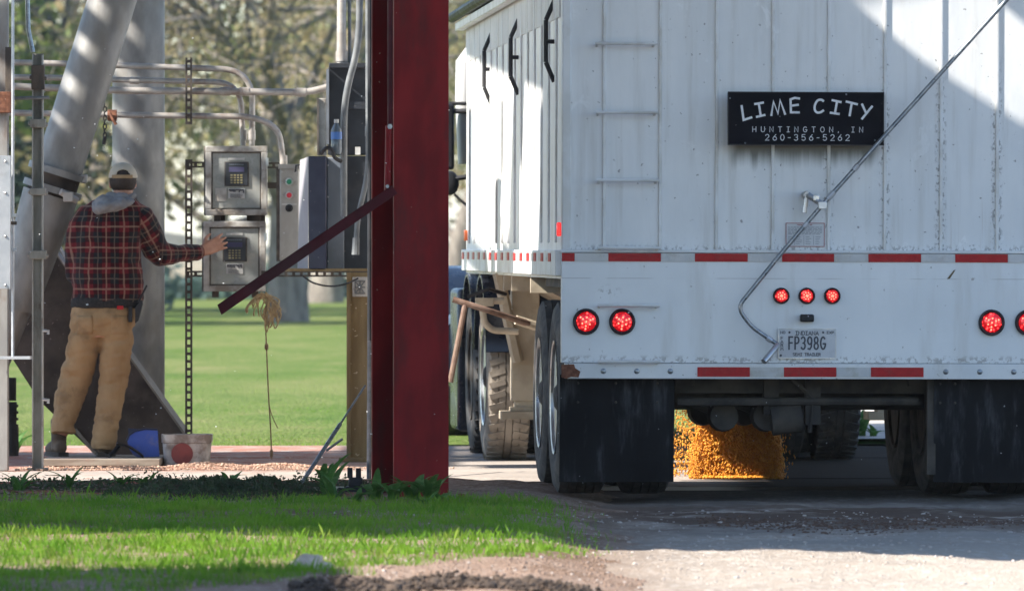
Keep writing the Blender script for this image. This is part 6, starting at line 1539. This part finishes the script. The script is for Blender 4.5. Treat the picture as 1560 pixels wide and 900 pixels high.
# gravel, clods, chaff
def scatter(name, n, posf, m, size, label, cat, seed, sg=.4):
    rng = np.random.default_rng(seed); pos = posf(rng, n); n = len(pos)
    t = (1 + 5 ** .5) / 2
    b = np.array([(-1, t, 0), (1, t, 0), (-1, -t, 0), (1, -t, 0), (0, -1, t), (0, 1, t), (0, -1, -t), (0, 1, -t), (t, 0, -1), (t, 0, 1), (-t, 0, -1), (-t, 0, 1)]) / 1.9
    f = np.array([(0, 11, 5), (0, 5, 1), (0, 1, 7), (0, 7, 10), (0, 10, 11), (1, 5, 9), (5, 11, 4), (11, 10, 2), (10, 7, 6), (7, 1, 8), (3, 9, 4), (3, 4, 2), (3, 2, 6), (3, 6, 8), (3, 8, 9), (4, 9, 5), (2, 4, 11), (6, 2, 10), (8, 6, 7), (9, 8, 1)])
    s = size * np.exp(rng.normal(0, sg, (n, 1, 1))) * np.array([1, 1, .7]) * rng.uniform(.7, 1.3, (n, 1, 3))
    a = rng.uniform(0, 6.283, n); ca, sa = np.cos(a), np.sin(a); Rm = np.zeros((n, 3, 3)); Rm[:, 0, 0] = ca; Rm[:, 0, 1] = -sa; Rm[:, 1, 0] = sa; Rm[:, 1, 1] = ca; Rm[:, 2, 2] = 1
    B = b[None] * rng.uniform(.75, 1.25, (n, 12, 1)) * s
    V = np.einsum('nij,nkj->nki', Rm, B) + pos[:, None, :]
    Fc = (f[None] + (np.arange(n) * 12)[:, None, None]).reshape(-1, 3)
    return tag(link(name, npmesh(name, V.reshape(-1, 3), Fc, m, 3)), label, cat, kind='stuff')
def gpos(rng, n):
    x = rng.uniform(-.9, 6, n); y = 26.5 + 10.4 * rng.random(n) ** 1.3; z = np.array([max(drive_h(a, b), verge_h(a, b) if a < .9 else -1) for a, b in zip(x, y)]); return np.stack([x, y, z], 1)
scatter('loose_gravel', 4200, gpos, MT['gravel'], .005, 'loose small stones on the gravel drive', 'gravel', 3)
def dpos(rng, n):
    x = rng.uniform(.9, 3.2, n); y = 35.2 - .12 * x + rng.normal(0, .3, n) + .35 * np.sin(x * 3.1); z = np.array([drive_h(a, b) for a, b in zip(x, y)]); return np.stack([x, y, z], 1)
scatter('soil_crumbs', 3000, dpos, MT['crumb'], .006, 'dark soil crumbs in a band across the drive', 'soil', 6)
def cpos(rng, n):
    x = rng.uniform(-.85, .35, n); y = 27.35 + .5 * rng.random(n) - .35 * np.abs(x + .2) ; z = np.array([verge_h(a, b) for a, b in zip(x, y)]) + .005 + .022 * rng.random(n) ** 2 * np.abs(np.sin(x * 7)); return np.stack([x, y, z], 1)
scatter('soil_clods', 2600, cpos, MT['clod'], .0062, 'dark soil clods at the bottom edge of the picture', 'soil', 7, .5)
def bpos(rng, n):
    x = rng.uniform(-1.1, .7, n); y = 28.2 + 2.8 * rng.random(n); k = np.array([a > soil_lim(a, b) + .1 for a, b in zip(x, y)]); x, y = x[k], y[k]; z = np.array([verge_h(a, b) for a, b in zip(x, y)]); return np.stack([x, y, z], 1)
scatter('soil_lumps', 4500, bpos, mat('light_soil', (.20, .13, .09), (.30, .21, .16), rough=1, scale=(20, 20, 20)), .0045, 'light brown soil lumps between grass and drive', 'soil', 8)
st_ = P(470, 866, 28.8); st_.z = verge_h(st_.x, st_.y) + .02
tag(MB().ball(st_, (.075, .06, .045), 18, 12, .35, 3).build('field_stone', MT['stone'], loc=st_), 'pale stone lying in the sunlit grass', 'stone')
tag(MB().ball(st_ + Vector((.07, .02, -.008)), (.032, .03, .02), 14, 10, .35, 8).build('field_stone', MT['stone'], loc=st_), 'smaller stone touching the pale stone in the sunlit grass', 'stone')
def chpos(rng, n):
    x = rng.uniform(-2.95, -1.0, n); y = 42.75 + np.abs(rng.normal(0, .35, n)); k = rng.random(n) < .6
    x[k] = -1.62 + rng.normal(0, .42, k.sum()); y[k] = 43.05 + rng.normal(0, .12, k.sum())
    hgt = .028 * np.exp(-((x + 1.65) / .55) ** 2) * np.exp(-((y - 43.05) / .16) ** 2) * (.6 + .8 * np.abs(np.sin(x * 6)))
    return np.stack([x, y, .004 + hgt], 1)
scatter('corn_chaff', 5500, chpos, MT['chaff'], .0038, 'pinkish corn chaff swept in a low ridge on the pad', 'chaff', 9)
def fpos(rng, n):
    Y = rng.uniform(34, 42.5, n); px = rng.uniform(0, 1560, n); py = rng.uniform(40, 740, n)
    return np.stack([(px - 780) * Y / F, Y, CH - (py - HOR) * Y / F], 1)
scatter('drifting_chaff', 190, fpos, MT['letters'], .0032, 'pale chaff flecks drifting in the air around the pit', 'chaff', 10)
